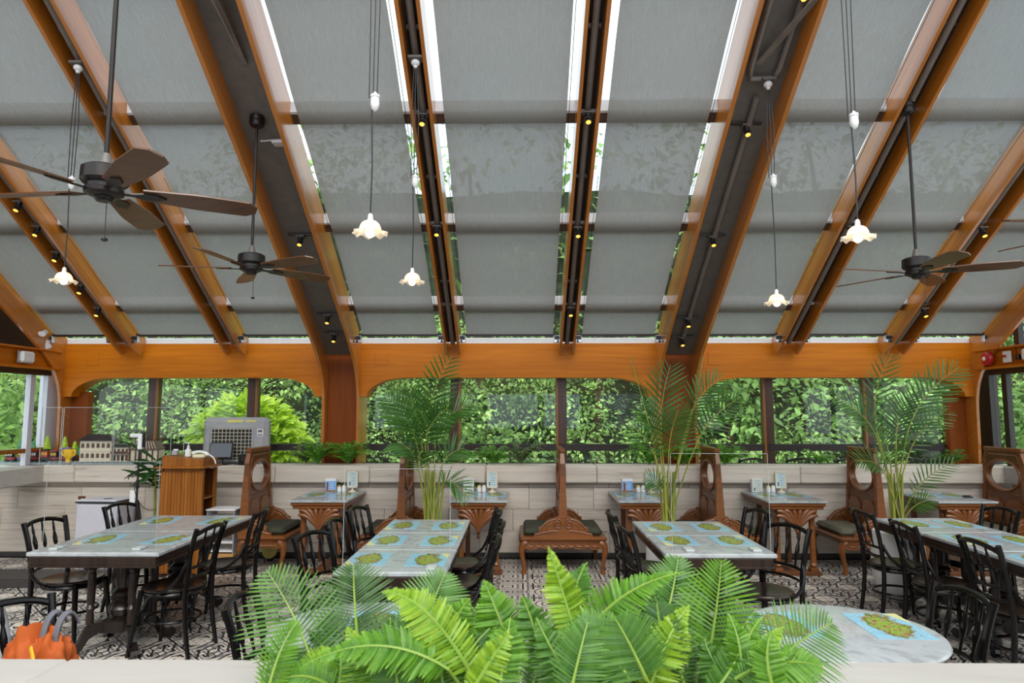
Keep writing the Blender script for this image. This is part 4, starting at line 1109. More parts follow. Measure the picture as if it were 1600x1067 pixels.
# ================================================================== HANGING THINGS
# ---- ceiling fans
def fan(x, y, z, top, a0, label):
    t = thing('ceiling_fan', label, 'fan', (x, y, z), 0, 'ceiling fans')
    H = top - z
    MB().lathe([(0.012, 0.10), (0.012, H)], 10).build('downrod', 'fan_metal', t)
    MB().lathe([(0.02, H - 0.10), (0.055, H - 0.085), (0.065, H - 0.05), (0.06, H - 0.035), (0.065, H - 0.02), (0.06, H + 0.005)], 20).build('canopy', 'fan_metal', t)
    MB().lathe([(0.016, 0.135), (0.022, 0.12), (0.032, 0.075), (0.055, 0.06)], 18).build('rod_cover', 'grey_steel', t)
    MB().lathe([(0.03, 0.065), (0.09, 0.062), (0.108, 0.05), (0.110, -0.012), (0.100, -0.025), (0.085, -0.03), (0.085, -0.05), (0.092, -0.055), (0.090, -0.075), (0.06, -0.09), (0.03, -0.092)], 28).build('motor_housing', 'fan_metal', t)
    MB().lathe([(0.001, -0.115), (0.035, -0.112), (0.045, -0.098), (0.045, -0.088)], 18).build('switch_cap', 'fan_metal', t)
    for k in range(5):
        M = Matrix.Rotation(a0 + k * 2 * PI / 5, 4, 'Z')
        P = M @ Matrix.Rotation(R(-13), 4, 'X')
        blade = MB(); sub = MB()
        n = 12; up_ = []; dn = []
        for i in range(n + 1):
            q = i / n; xx = 0.17 + 0.55 * q
            w = 0.050 + 0.026 * min(1, q * 2.2) - 0.010 * max(0, q - 0.6)
            if q > 0.9: w *= math.sqrt(max(0.0, 1 - ((q - 0.9) / 0.1) ** 2)) * 0.55 + 0.45
            up_.append((xx, w)); dn.append((xx, -w))
        sub.prism(up_ + dn[::-1], 'z', -0.058, 0.008)
        blade.add(sub.v, sub.f, P)
        bo = blade.build('blade', 'fan_blade', t, None, 30)
        br = MB(); sub = MB().prism([(0.07, 0.014), (0.13, 0.012), (0.17, 0.028), (0.23, 0.030), (0.28, 0.0), (0.23, -0.030), (0.17, -0.028), (0.13, -0.012), (0.07, -0.014)], 'z', -0.066, 0.008)
        br.add(sub.v, sub.f, P); br.build('blade_iron', 'fan_metal', bo, None, 30)
    cx = 0.035
    MB().tube([(cx, -0.03, -0.10), (cx, -0.03, -0.31)], 0.002, 5).build('pull_chain', 'black_plastic', t)
    MB().lathe([(0.002, -0.325), (0.018, -0.318), (0.012, -0.308), (0.003, -0.305)], 10, (cx, -0.03, 0)).build('pull_fob', 'black_plastic', t)
fan(-2.08, 3.25, 2.87, rz_(3.25, 0.16), R(30), 'ceiling fan with wooden blades, largest and nearest, at the upper left')
fan(-2.25, 5.52, 2.96, rz_(5.52, 0.16), R(46), 'ceiling fan with wooden blades behind the nearest one, above the left tables')
fan(3.26, 5.46, 2.90, rz_(5.46, 0.14), R(48), 'ceiling fan with wooden blades at the right, above the right tables')
fan(3.36, 3.62, 2.80, rz_(3.62, 0.14), R(183), 'ceiling fan at the right edge with one wooden blade tip showing')

# ---- ruffled glass pendants on rise-and-fall cords
def pendant(x, y, z, zw, top, label, sd_=-1):
    t = thing('pendant_lamp', label, 'lamp', (x, y, z), 0, 'ruffled glass pendant lamps')
    H = top - z
    n = 48; rows = 9
    vv = []; ff = []
    for i in range(rows):
        q = i / (rows - 1)
        if q < 0.6: r = 0.018 + 0.042 * math.sin(q / 0.6 * PI / 2); zz = 0.055 - 0.055 * (1 - math.cos(q / 0.6 * PI / 2))
        else: r = 0.060 + (q - 0.6) / 0.4 * 0.034; zz = -(q - 0.6) / 0.4 * 0.018
        amp = max(0, (q - 0.55) / 0.45)
        for k in range(n):
            a = 2 * PI * k / n
            rr = r * (1 + 0.05 * amp * math.cos(8 * a)); z2 = zz + 0.011 * amp * math.cos(8 * a + 0.4)
            vv.append((rr * math.cos(a), rr * math.sin(a), z2))
    for i in range(rows - 1):
        for k in range(n):
            l = (k + 1) % n; ff.append((i * n + k, i * n + l, (i + 1) * n + l, (i + 1) * n + k))
    MB().add(vv, ff).build('shade', 'milk_glass', t, None, 60)
    MB().ball((0, 0, -0.012), 0.026, 14, 10, (1, 1, 1.1)).build('bulb', 'bulb_glow', t)
    MB().lathe([(0.008, 0.095), (0.014, 0.085), (0.016, 0.06), (0.020, 0.05)], 12).build('socket', 'white_ceramic', t)
    MB().tube([(0, 0, 0.09), (0.004, 0, (zw - z) * 0.5), (sd_ * 0.006, 0, zw - z)], 0.0045, 6).build('cord', 'black_plastic', t)
    up = MB()
    for d in (-0.018, 0.0, 0.018):
        up.tube([(d * 1.2, 0, zw - z + 0.02), (d * 1.6 + 0.004, 0, (zw - z + H) / 2), (d * 0.6, 0, H - 0.06)], 0.0035, 5)
    up.build('pulley_cord', 'black_plastic', t)
    MB().lathe([(0.004, 0.055), (0.010, 0.05), (0.010, 0.04), (0.026, 0.035), (0.028, 0.022), (0.024, 0.018), (0.026, -0.02), (0.018, -0.048), (0.004, -0.06)], 16, (0.012, 0, zw - z)).build('counterweight', 'white_ceramic', t)
    MB().ball((0, 0, H - 0.03), 0.035, 14, 8, (1, 1, 0.8)).lathe([(0.008, H - 0.075), (0.016, H - 0.07), (0.016, H - 0.055), (0.008, H - 0.05)], 10).build('ceiling_rose', 'white_ceramic', t)
    MB().box((0, 0, H + 0.005), (0.11, 0.09, 0.02), 0.003, None).build('mounting_plate', 'grey_steel', t)
pendant(-0.815, 5.02, 2.70, 3.48, rz_(5.02, 0.24), 'ruffled glass pendant lamp left of centre, the farther of the two there')
pendant(-0.82, 3.60, 2.70, 3.44, rz_(3.60, 0.22), 'ruffled glass pendant lamp left of centre, the nearer and larger-looking of the two there')
pendant(-3.51, 5.06, 2.72, 3.49, rz_(5.06, 0.22), 'ruffled glass pendant lamp at the far left under the big fan', -1)
pendant(1.97, 3.85, 2.73, 3.43, rz_(3.85, 0.20), 'ruffled glass pendant lamp at the right beside the right ceiling fan')
pendant(2.00, 5.19, 2.56, 3.53, rz_(5.19, 0.24), 'ruffled glass pendant lamp right of centre below the wide right rib')

# ---- little spotlights along the rafters
sp0 = thing('spotlight', '', 'spotlight')
MB().box((0, 0, -0.008), (0.085, 0.075, 0.012), 0.002).build('mounting_plate', 'grey_steel', sp0)
b_ = MB().lathe([(0.026, 0.0), (0.028, -0.02), (0.020, -0.035)], 14, (0, 0, -0.012)).build('pivot', 'black_plastic', sp0)
Mx = Matrix.Translation((0, -0.01, -0.055)) @ Matrix.Rotation(R(-28), 4, 'X')
MB().lathe([(0.018, 0.03), (0.026, 0.026), (0.027, -0.005), (0.020, -0.012), (0.020, -0.02), (0.026, -0.026), (0.026, -0.052), (0.022, -0.054)], 16, (0, 0, 0), Mx).build('housing', 'black_plastic', sp0)
MB().lathe([(0.001, -0.0545), (0.022, -0.0545), (0.001, -0.050)], 14, (0, 0, 0), Mx).build('lens', 'spot_glow', sp0)
su = []
spots = [(-0.82, 5.47, 'on the rafter left of the middle blind, upper'), (-0.82, 6.53, 'on the rafter left of the middle blind, lower'),
         (0.58, 5.46, 'on the rafter right of the middle blind, top one'), (0.58, 6.55, 'on the rafter right of the middle blind, middle one'), (0.58, 7.57, 'on the rafter right of the middle blind, bottom one'),
         (-4.82, 6.25, 'on the far left rafter, first from the top'), (-4.82, 6.52, 'on the far left rafter, second from the top'), (-4.82, 6.82, 'on the far left rafter, third from the top'), (-4.82, 7.24, 'on the far left rafter, fourth from the top'), (-4.82, 7.56, 'on the far left rafter, lowest'),
         (3.28, 6.55, 'on the rafter behind the right pendant'), (4.58, 6.56, 'on the far right rafter, upper'), (4.58, 7.59, 'on the far right rafter, lower'),
         (-2.22, 6.65, 'inside the wide left rib, upper'), (-2.22, 7.69, 'inside the wide left rib, middle'), (-2.22, 7.98, 'inside the wide left rib, lowest'),
         (1.95, 5.58, 'inside the wide right rib, top one'), (1.95, 6.67, 'inside the wide right rib, second'), (1.95, 7.75, 'inside the wide right rib, third'), (1.95, 8.05, 'inside the wide right rib, lowest'), (2.05, 4.62, 'at the top edge of the picture near the right pendant cords')]
for x, y, w in spots:
    wide = abs(x + 2.22) < 0.1 or abs(x - 1.95) < 0.15
    o = place(sp0, su, (x, y, rz_(y, 0.19 if wide else 0.20)), R(180 if x > 0 and y > 8.5 else 0), 'small black spotlight ' + w, 'rafter spotlights')
    if wide:
        MB().box((0, 0.0, 0.012), (0.26, 0.03, 0.014), 0.002).build('cross_bar', 'rail_dark', o)
# white junction plate beside the second fan
o = MB().box((0, 0, 0), (0.10, 0.10, 0.02), 0.003).tube([(-0.16, -0.01, 0.02), (0, -0.01, 0.03), (0.15, 0.0, 0.02)], 0.008, 6).build('junction_plate', 'white_paint', None, (-2.13, 5.72, rz_(5.72, 0.19)))
tag(o, 'white square junction plate on the wide left rib beside the fan canopy', 'plate')

# ---- wall fittings on the side beams
def wallbox(x, y, z, sx, label):
    t = thing('emergency_light', label, 'light', (x, y, z), 0, 'white wall boxes')
    MB().box((0, 0, 0), (0.06, 0.20, 0.13), 0.02).build('cover', 'white_paint', t)
    MB().box((-sx * 0.03, 0, 0), (0.015, 0.21, 0.14), 0.004).build('back_plate', 'cooler_grey', t)
wallbox(-5.67, 7.65, 2.325, 1, 'white rounded box on the orange beam at the left corner')
wallbox(5.55, 7.35, 2.325, -1, 'white rounded box on the orange beam at the right corner')
t = thing('fire_bell', 'red fire alarm bell on the right corner beam', 'alarm', (5.56, 8.02, 2.325))
Mb = Matrix.Rotation(R(-90), 4, 'Y')
MB().lathe([(0.085, -0.01), (0.085, 0.015), (0.072, 0.035), (0.03, 0.048), (0.001, 0.05)], 24, (0, 0, 0), Mb).build('gong', 'alarm_red', t)
MB().lathe([(0.026, 0.046), (0.024, 0.055), (0.001, 0.057)], 14, (0, 0, 0), Mb).build('centre_cap', 'white_paint', t)
t = thing('call_point', 'white switch plate with a red lever beside the fire bell', 'switch', (5.57, 7.72, 2.325))
MB().box((0, 0, 0), (0.02, 0.12, 0.13), 0.004).build('plate', 'white_paint', t)
MB().box((-0.02, 0.03, 0.01), (0.025, 0.07, 0.025), 0.004).build('lever', 'alarm_red', t)
t = thing('plug', 'small black plug with cable between switch plate and white box', 'plug', (5.57, 7.55, 2.31))
MB().box((0, 0, 0), (0.04, 0.05, 0.06), 0.008).build('body', 'black_plastic', t)
MB().tube([(-0.01, 0, 0.03), (-0.012, 0.01, 0.10), (0.0, 0.03, 0.16)], 0.004, 5).build('cable', 'black_plastic', t)
t = thing('security_camera', 'white security camera on the left end rib', 'camera', (-5.695, 7.86, 2.62))
MB().lathe([(0.03, 0), (0.03, 0.015), (0.012, 0.03), (0.012, 0.06)], 12, (0, 0, 0), Matrix.Rotation(R(90), 4, 'Y')).build('mount', 'white_paint', t)
MB().tube([(0.04, 0.04, 0.02), (0.07, -0.05, -0.01)], 0.032, 12).build('camera_body', 'white_paint', t)
t = thing('pir_sensor', 'white sensor below the security camera at the left corner', 'sensor', (-5.69, 8.0, 2.50))
MB().box((0, 0, 0), (0.04, 0.06, 0.12), 0.014).build('housing', 'white_paint', t)
MB().ball((0.02, 0, -0.02), 0.028, 10, 8).build('lens', 'white_ceramic', t)
# ================================================================== PLANTS
_P = math.atan(107 / 1050); _Y = R(0.65)
_f = Vector((-math.sin(_Y) * math.cos(_P), math.cos(_Y) * math.cos(_P), math.sin(_P)))
_r = Vector((math.cos(_Y), math.sin(_Y), 0)); _u = _r.cross(_f)
def at(px, py, Y):
    """point of the photograph at distance Y into the room"""
    d = _f + _r * ((px - 800) / 1050) + _u * ((533.5 - py) / 1050)
    return Vector((0, 0, 1.72)) + d * (Y / d.y)

def frond(mbl, mbr, pts, nrm, W, n, kind='sword', t0=0.12, rr=0.004, droop=0.15):
    """pinnate leaf along the polyline pts; W half width; leaflets into mbl, rib into mbr"""
    pts = [Vector(p) for p in pts]
    L = len(pts)
    mbr.tube(pts, [rr * (1 - 0.75 * i / (L - 1)) for i in range(L)], 5)
    tot = sum((pts[i + 1] - pts[i]).length for i in range(L - 1))
    for i in range(n):
        t = t0 + (0.985 - t0) * (i + 0.5) / n
        f = t * (L - 1); k = min(L - 2, int(f)); p = pts[k].lerp(pts[k + 1], f - k)
        d = (pts[k + 1] - pts[k]).normalized()
        N_ = Vector(nrm); sd_ = d.cross(N_)
        if sd_.length < 1e-3: sd_ = d.orthogonal()
        sd_.normalize(); N_ = sd_.cross(d)
        u = (t - t0) / (1 - t0)
        if kind == 'boston':
            pr = (0.55 + 0.45 * math.sin(PI * min(1, u * 1.25 + 0.1))) * (1 - u ** 3.5) ; fwd = 0.22 + 0.35 * u; wr = 0.26
        elif kind == 'sword':
            pr = (math.sin(PI * min(1.0, 0.18 + 0.82 * u ** 0.85)) ** 0.7) * (1 - 0.15 * u); fwd = 0.30 + 0.75 * u * u; wr = 0.115
        else:
            pr = (math.sin(PI * min(1.0, 0.16 + 0.80 * u)) ** 0.6); fwd = 0.55 + 0.75 * u; wr = 0.038
        for s in (-1, 1):
            ln = W * max(0.06, pr) * rnd(0.9, 1.08)
            w = max(0.0016, min(ln * wr, tot * (1 - t0) / n * {'boston': 0.40, 'sword': 0.225, 'palm': 0.27}[kind]))
            if kind == 'palm': lift = 0.30
            elif kind == 'boston': lift = rnd(-0.25, 0.45)
            else: lift = rnd(0.0, 0.15)
            dr = (sd_ * s + d * fwd + N_ * lift).normalized()
            wn_ = dr.cross(N_).normalized()
            tw = rnd(-0.8, 0.8) if kind == 'boston' else rnd(-0.3, 0.3)
            wn_ = (wn_ + N_ * tw).normalized()
            g = Vector((0, 0, -1))
            vs_ = [p - wn_ * w * 0.45, p + wn_ * w * 0.45]
            for q, ww in ((0.3, 1.0), (0.62, 0.85), (0.85, 0.5)):
                c_ = p + dr * ln * q + g * ln * droop * q * q + (d * ln * 0.10 * q * q if kind != 'palm' else Vector())
                wob = 1 + (rnd(-0.2, 0.2) if kind == 'boston' else 0)
                vs_ += [c_ - wn_ * w * ww * wob, c_ + wn_ * w * ww * wob]
            vs_.append(p + dr * ln + g * ln * droop + (d * ln * 0.10 if kind != 'palm' else Vector()))
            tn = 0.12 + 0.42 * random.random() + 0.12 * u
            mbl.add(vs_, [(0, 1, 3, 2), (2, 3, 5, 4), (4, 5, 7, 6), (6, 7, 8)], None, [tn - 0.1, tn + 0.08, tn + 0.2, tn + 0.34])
def add_frond(parent, pts, nrm, W, n, kind, mat, rib='fern_rib', org=Vector(), **kw):
    a, b_ = MB(), MB()
    frond(a, b_, [Vector(p) - org for p in pts], nrm, W, n, kind, **kw)
    fo = a.build('frond', mat, parent, None, 40)
    b_.build('rib', rib, fo)
    return fo

# ---- foreground ferns: three clumps in the near trough
clumps = []
for x, w in ((-0.36, 'left clump of the bright foreground fern, with broad feathery fronds'), (0.02, 'middle clump of the bright foreground fern'), (0.42, 'right clump of the bright foreground fern')):
    clumps.append(thing('fern', w, 'fern', (x, 1.50, 0.98), 0, 'foreground ferns'))
def ff_(tip, base, ctrl, Yt, Yb, Wpx, n, kind, mat, nrm=(0, -0.85, 0.5), **kw):
    T, B, C_ = at(*tip, Yt), at(*base, Yb), at(*ctrl, (Yt + Yb) / 2)
    cl = min(clumps, key=lambda c: abs(c.location.x - B.x))
    root = Vector((cl.location.x + (B.x - cl.location.x) * 0.4, 1.5, 1.0))
    pts = bez([B, C_, T], 14)
    W = Wpx / 1050 * (Yt + Yb) / 2
    pts = [root, root.lerp(pts[0], 0.5) + Vector((0, 0.01, 0.01))] + pts
    # leaflets only on the upper part
    return add_frond(cl, pts, nrm, W, n, kind, mat, org=cl.location, t0=0.14, rr=0.0045, **kw)
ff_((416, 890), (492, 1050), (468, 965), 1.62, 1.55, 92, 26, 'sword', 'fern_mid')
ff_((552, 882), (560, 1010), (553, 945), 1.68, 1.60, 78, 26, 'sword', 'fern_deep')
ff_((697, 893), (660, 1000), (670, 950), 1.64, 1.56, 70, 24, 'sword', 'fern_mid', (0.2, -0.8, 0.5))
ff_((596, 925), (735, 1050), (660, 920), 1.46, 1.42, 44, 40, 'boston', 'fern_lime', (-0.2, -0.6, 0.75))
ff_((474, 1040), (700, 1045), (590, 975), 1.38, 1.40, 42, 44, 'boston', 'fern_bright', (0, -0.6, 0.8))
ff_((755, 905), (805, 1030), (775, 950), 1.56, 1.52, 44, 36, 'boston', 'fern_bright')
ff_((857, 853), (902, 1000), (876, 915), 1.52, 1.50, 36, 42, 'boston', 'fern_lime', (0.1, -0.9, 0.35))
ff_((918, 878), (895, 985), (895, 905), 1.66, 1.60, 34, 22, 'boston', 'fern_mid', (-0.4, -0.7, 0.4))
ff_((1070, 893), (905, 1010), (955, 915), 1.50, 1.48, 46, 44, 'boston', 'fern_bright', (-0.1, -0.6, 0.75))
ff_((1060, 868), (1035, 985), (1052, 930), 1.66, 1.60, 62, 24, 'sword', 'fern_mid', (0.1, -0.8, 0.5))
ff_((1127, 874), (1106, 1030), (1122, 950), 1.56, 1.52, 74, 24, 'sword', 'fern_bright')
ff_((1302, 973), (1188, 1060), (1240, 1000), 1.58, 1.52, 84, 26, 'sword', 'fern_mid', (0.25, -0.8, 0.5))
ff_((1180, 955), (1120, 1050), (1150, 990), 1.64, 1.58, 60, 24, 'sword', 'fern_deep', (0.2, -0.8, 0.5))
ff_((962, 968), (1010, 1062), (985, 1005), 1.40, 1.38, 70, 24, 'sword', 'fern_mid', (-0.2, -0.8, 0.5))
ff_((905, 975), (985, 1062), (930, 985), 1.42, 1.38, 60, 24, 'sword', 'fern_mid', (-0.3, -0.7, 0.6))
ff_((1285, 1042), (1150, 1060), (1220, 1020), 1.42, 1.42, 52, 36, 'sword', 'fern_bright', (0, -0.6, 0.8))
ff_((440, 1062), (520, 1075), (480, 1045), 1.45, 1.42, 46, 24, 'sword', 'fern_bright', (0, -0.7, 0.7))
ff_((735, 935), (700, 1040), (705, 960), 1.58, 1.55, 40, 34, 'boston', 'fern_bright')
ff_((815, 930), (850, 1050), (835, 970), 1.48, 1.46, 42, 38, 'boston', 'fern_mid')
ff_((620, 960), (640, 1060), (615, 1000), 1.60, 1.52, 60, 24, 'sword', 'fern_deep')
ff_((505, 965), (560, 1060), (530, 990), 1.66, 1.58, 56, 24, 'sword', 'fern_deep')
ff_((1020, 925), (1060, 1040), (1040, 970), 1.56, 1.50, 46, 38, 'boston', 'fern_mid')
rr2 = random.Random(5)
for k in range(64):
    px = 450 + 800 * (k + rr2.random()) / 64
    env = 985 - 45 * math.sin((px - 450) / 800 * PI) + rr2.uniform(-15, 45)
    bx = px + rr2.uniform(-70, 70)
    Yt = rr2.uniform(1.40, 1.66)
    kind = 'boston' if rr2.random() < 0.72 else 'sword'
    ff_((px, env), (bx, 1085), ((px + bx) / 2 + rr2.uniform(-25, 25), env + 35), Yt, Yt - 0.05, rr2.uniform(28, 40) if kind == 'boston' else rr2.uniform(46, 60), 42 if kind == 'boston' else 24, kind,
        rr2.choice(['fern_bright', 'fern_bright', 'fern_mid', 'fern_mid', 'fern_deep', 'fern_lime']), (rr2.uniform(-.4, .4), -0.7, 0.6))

# ---- ferns along the window ledge
def ledge_fern(x, y, z, sc, n, mat, label, seed):
    rg = random.Random(seed)
    t = thing('ledge_fern', label, 'fern', (x, y, z), 0, 'ferns on the window ledge')
    n = int(n * 1.5)
    for k in range(n):
        a = 2 * PI * (k + rg.random() * 0.7) / n
        el = rg.uniform(0.5, 1.15); L = sc * 1.2 * rg.uniform(0.75, 1.15)
        dx, dy = math.cos(a), math.sin(a) * 0.35
        pts = bez([(0, 0, 0), (dx * L * 0.4, dy * L * 0.4, L * el * 0.95), (dx * L, dy * L, L * el * 0.52)], 9)
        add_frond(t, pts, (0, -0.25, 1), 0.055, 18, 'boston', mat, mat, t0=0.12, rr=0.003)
    return t
ledge_fern(-2.60, 8.27, 1.07, 0.26, 12, 'ledge_fern_dry', 'dull bushy fern on the ledge just right of the leftmost bench', 1)
ledge_fern(-2.42, 8.16, 1.07, 0.28, 15, 'ledge_fern', 'dense green fern on the ledge left of the left column', 2)
ledge_fern(-2.06, 8.17, 1.07, 0.30, 15, 'ledge_fern', 'light green fern on the ledge in front of the left column', 3)
ledge_fern(-0.32, 8.25, 1.07, 0.25, 14, 'ledge_fern', 'green fern on the ledge behind the palm left of centre', 4)
ledge_fern(0.02, 8.25, 1.07, 0.28, 13, 'ledge_fern_dry', 'greyish feathery fern on the ledge left of the middle bench', 5)
ledge_fern(1.55, 8.16, 1.07, 0.30, 15, 'ledge_fern', 'bright fern on the ledge at the foot of the right column, left part', 6)
ledge_fern(1.96, 8.15, 1.07, 0.30, 15, 'ledge_fern', 'bright fern on the ledge at the foot of the right column, middle part', 7)
ledge_fern(2.45, 8.16, 1.07, 0.30, 15, 'ledge_fern', 'bright fern on the ledge right of the right column', 8)
ledge_fern(3.62, 8.27, 1.07, 0.20, 9, 'ledge_fern', 'small fern on the ledge behind the bench with oval opening', 9)
ledge_fern(5.20, 8.25, 1.07, 0.20, 9, 'fern_mid', 'small fern on the ledge behind the far right bench', 10)

# ---- areca palms in tall white pots
def palm(x, y, label, specs, seed, stems=7):
    rg = random.Random(seed)
    t = thing('areca_palm', label, 'palm', (x, y, 0), 0, 'potted areca palms')
    MB().lathe([(0.12, 0.0), (0.17, 0.03), (0.215, 0.13), (0.232, 0.28), (0.225, 0.44), (0.205, 0.595), (0.200, 0.60), (0.19, 0.595), (0.188, 0.55)], 28).build('pot', 'pot_white', t)
    MB().lathe([(0.001, 0.54), (0.189, 0.55), (0.189, 0.54)], 20).build('soil', 'soil', t)
    for k in range(stems):
        a = rg.uniform(0, 2 * PI); r = rg.uniform(0.02, 0.10)
        MB().tube([(r * math.cos(a), r * math.sin(a), 0.54), (r * 1.2 * math.cos(a), r * 1.2 * math.sin(a), 0.85), (r * 1.5 * math.cos(a), r * 1.5 * math.sin(a), 1.12)], [0.014, 0.012, 0.008], 7).build('cane', 'palm_stem', t)
    O_ = Vector((x, y, 0))
    for (tip, mid, dy, W, n) in specs:
        T = at(tip[0], tip[1], y + dy) - O_
        Mi = at(mid[0], mid[1], y + dy * 0.5) - O_
        B = Vector((rg.uniform(-0.07, 0.07), rg.uniform(-0.06, 0.06), 0.56))
        C1 = B.lerp(Mi, 0.5); C1.x *= 0.6
        lo = bez([B, C1, Mi], 6); hi = bez([Mi, Mi + (Mi - C1).normalized() * (T - Mi).length * 0.5, T], 9)
        pts = lo + hi[1:]
        a, b_ = MB(), MB()
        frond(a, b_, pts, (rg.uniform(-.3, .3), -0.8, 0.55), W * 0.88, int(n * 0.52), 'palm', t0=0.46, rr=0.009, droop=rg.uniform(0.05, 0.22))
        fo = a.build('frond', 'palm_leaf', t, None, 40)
        b_.build('frond_stem', 'palm_stem', fo)
palm(-0.86, 6.62, 'areca palm in a white pot behind the three-part table', [
    ((706, 556), (668, 690), 0.0, 0.36, 30), ((605, 622), (650, 690), -0.15, 0.36, 30), ((735, 632), (680, 690), 0.1, 0.34, 30), ((700, 636), (665, 705), -0.25, 0.34, 30),
    ((640, 610), (660, 700), -0.1, 0.36, 30), ((725, 700), (690, 730), 0.1, 0.30, 24), ((660, 700), (655, 740), -0.3, 0.26, 24), ((735, 780), (690, 760), -0.1, 0.24, 24), ((620, 690), (650, 720), 0.0, 0.30, 26)], 3)
palm(1.44, 6.62, 'areca palm in a white pot behind the two-part table', [
    ((984, 556), (1020, 690), 0.0, 0.10, 44), ((1048, 570), (1034, 690), 0.1, 0.34, 26), ((1098, 558), (1070, 690), 0.05, 0.10, 44), ((1128, 590), (1075, 660), -0.1, 0.32, 26), ((1155, 622), (1090, 690), -0.15, 0.30, 26),
    ((1000, 640), (1030, 690), 0.1, 0.30, 24), ((1060, 640), (1045, 710), -0.2, 0.32, 24), ((1010, 745), (1035, 770), -0.1, 0.22, 20), ((985, 665), (1025, 720), -0.1, 0.26, 22), ((1085, 640), (1060, 715), 0.2, 0.28, 22)], 8)
palm(3.52, 6.46, 'areca palm in a white pot beside the right long table', [
    ((1395, 552), (1372, 680), 0.1, 0.26, 26), ((1300, 620), (1372, 690), -0.1, 0.34, 32), ((1500, 573), (1415, 690), -0.05, 0.34, 34), ((1420, 615), (1400, 700), 0.1, 0.30, 28), ((1480, 640), (1418, 715), 0.1, 0.26, 26),
    ((1492, 722), (1422, 780), -0.15, 0.20, 24), ((1335, 720), (1385, 745), -0.2, 0.26, 26), ((1375, 665), (1392, 730), 0.2, 0.28, 26), ((1455, 780), (1420, 800), -0.2, 0.18, 20), ((1405, 690), (1400, 735), -0.3, 0.26, 24)], 21)
# broad-leaved plant beside the podium
t = thing('dracaena', 'dark green strap-leaved plant standing beside the wooden podium', 'plant', (-4.10, 7.62, 0.0))
MB().lathe([(0.10, 0.0), (0.13, 0.02), (0.14, 0.22), (0.12, 0.22), (0.12, 0.2)], 18).build('pot', 'black_plastic', t)
MB().tube([(0, 0, 0.15), (0.02, 0, 0.6), (0.0, 0, 1.16)], [0.018, 0.015, 0.012], 8).build('stem', 'palm_stem', t)
rg = random.Random(4)
for k in range(26):
    a = k * 2.4; z = 0.85 + 0.32 * k / 26
    el = rg.uniform(0.0, 1.3); L = rg.uniform(0.26, 0.40)
    d = Vector((math.cos(a), 0.45 * math.sin(a), 0))
    pts = bez([(0, 0, z), Vector((0, 0, z + L * 0.35 * el)) + d * L * 0.5, Vector((0, 0, z + L * (el - 0.55) * 0.9)) + d * L], 6)
    mb = MB(); vs_ = []
    s_ = (d.cross(Vector((0, 0, 1))).normalized() + Vector((0, 0, rg.choice((-0.8, 0.8))))).normalized()
    for i, p in enumerate(pts):
        w = 0.027 * math.sin(PI * (0.12 + 0.86 * i / 6)); vs_ += [p - s_ * w, p + Vector((0, 0, -0.004)), p + s_ * w]
    mb.add(vs_, [f for i in range(6) for f in ((3 * i, 3 * i + 1, 3 * i + 4, 3 * i + 3), (3 * i + 1, 3 * i + 2, 3 * i + 5, 3 * i + 4))])
    mb.build('leaf', 'palm_leaf', t, None, 60)
# ================================================================== THINGS ON AND BY THE LEFT LEDGE
LZ = 1.0705
# ---- air cooler
t = thing('air_cooler', 'grey evaporative air cooler with louvred grille on the window ledge', 'air cooler', (-3.47, 8.24, LZ))
MB().box((0, 0.05, 0.28), (0.80, 0.16, 0.56), 0.05).build('cabinet', 'cooler_grey', t)
MB().box((-0.03, -0.032, 0.44), (0.50, 0.02, 0.035), 0.006).box((-0.03, -0.032, 0.04), (0.50, 0.02, 0.03), 0.006).box((-0.285, -0.032, 0.24), (0.03, 0.02, 0.43), 0.006).box((0.225, -0.032, 0.24), (0.03, 0.02, 0.43), 0.006).build('grille_frame', 'cooler_grey', t)
MB().box((-0.03, -0.029, 0.24), (0.48, 0.006, 0.38)).build('grille_back', 'cooler_dark', t, None, 0)
for k in range(9): MB().box((-0.03, -0.042, 0.075 + 0.043 * k), (0.48, 0.014, 0.007)).build('louvre', 'cooler_grille', t, None, 0)
for k in range(10): MB().box((-0.24 + 0.0467 * k, -0.036, 0.24), (0.006, 0.008, 0.38)).build('louvre_bar', 'cooler_grille', t, None, 0)
pn = MB().box((0.315, -0.033, 0.375), (0.075, 0.008, 0.09), 0.003).build('control_panel', 'white_paint', t)
MB().box((0.315, -0.038, 0.395), (0.05, 0.004, 0.03)).build('display', 'grey_steel', pn, None, 0)
for k in (-1, 0, 1): MB().box((0.315 + 0.02 * k, -0.038, 0.35), (0.010, 0.004, 0.022)).build('button', 'black_plastic', pn, None, 0)
MB().box((0.0, -0.031, 0.515), (0.19, 0.004, 0.03)).build('warning_sticker', 'sticker_yellow', t, None, 0)
MB().box((0.20, -0.031, 0.515), (0.12, 0.004, 0.022)).build('warning_sticker', 'sticker_yellow', t, None, 0)
# ---- till screen, printer
t = thing('till_screen', 'black touch-screen till on the ledge in front of the air cooler', 'screen', (-3.56, 8.06, LZ), R(6))
MB().box((0, 0, 0.008), (0.18, 0.12, 0.016), 0.004).tube([(0, 0.03, 0.01), (0, 0.04, 0.08), (0, 0.01, 0.13)], 0.02, 8).build('stand', 'black_plastic', t)
Mt = Matrix.Translation((0, 0, 0.17)) @ Matrix.Rotation(R(-14), 4, 'X')
MB().box((0, 0, 0), (0.27, 0.03, 0.19), 0.008, Mt).build('bezel', 'black_plastic', t)
MB().box((0, -0.0155, 0.0), (0.24, 0.003, 0.16), 0, Mt).build('display', 'screen_glow', t, None, 0)
t = thing('receipt_printer', 'black receipt printer on the ledge next to the till screen', 'printer', (-3.25, 8.06, LZ), R(-6))
MB().box((0, 0, 0.065), (0.15, 0.13, 0.13), 0.012).build('case', 'black_plastic', t)
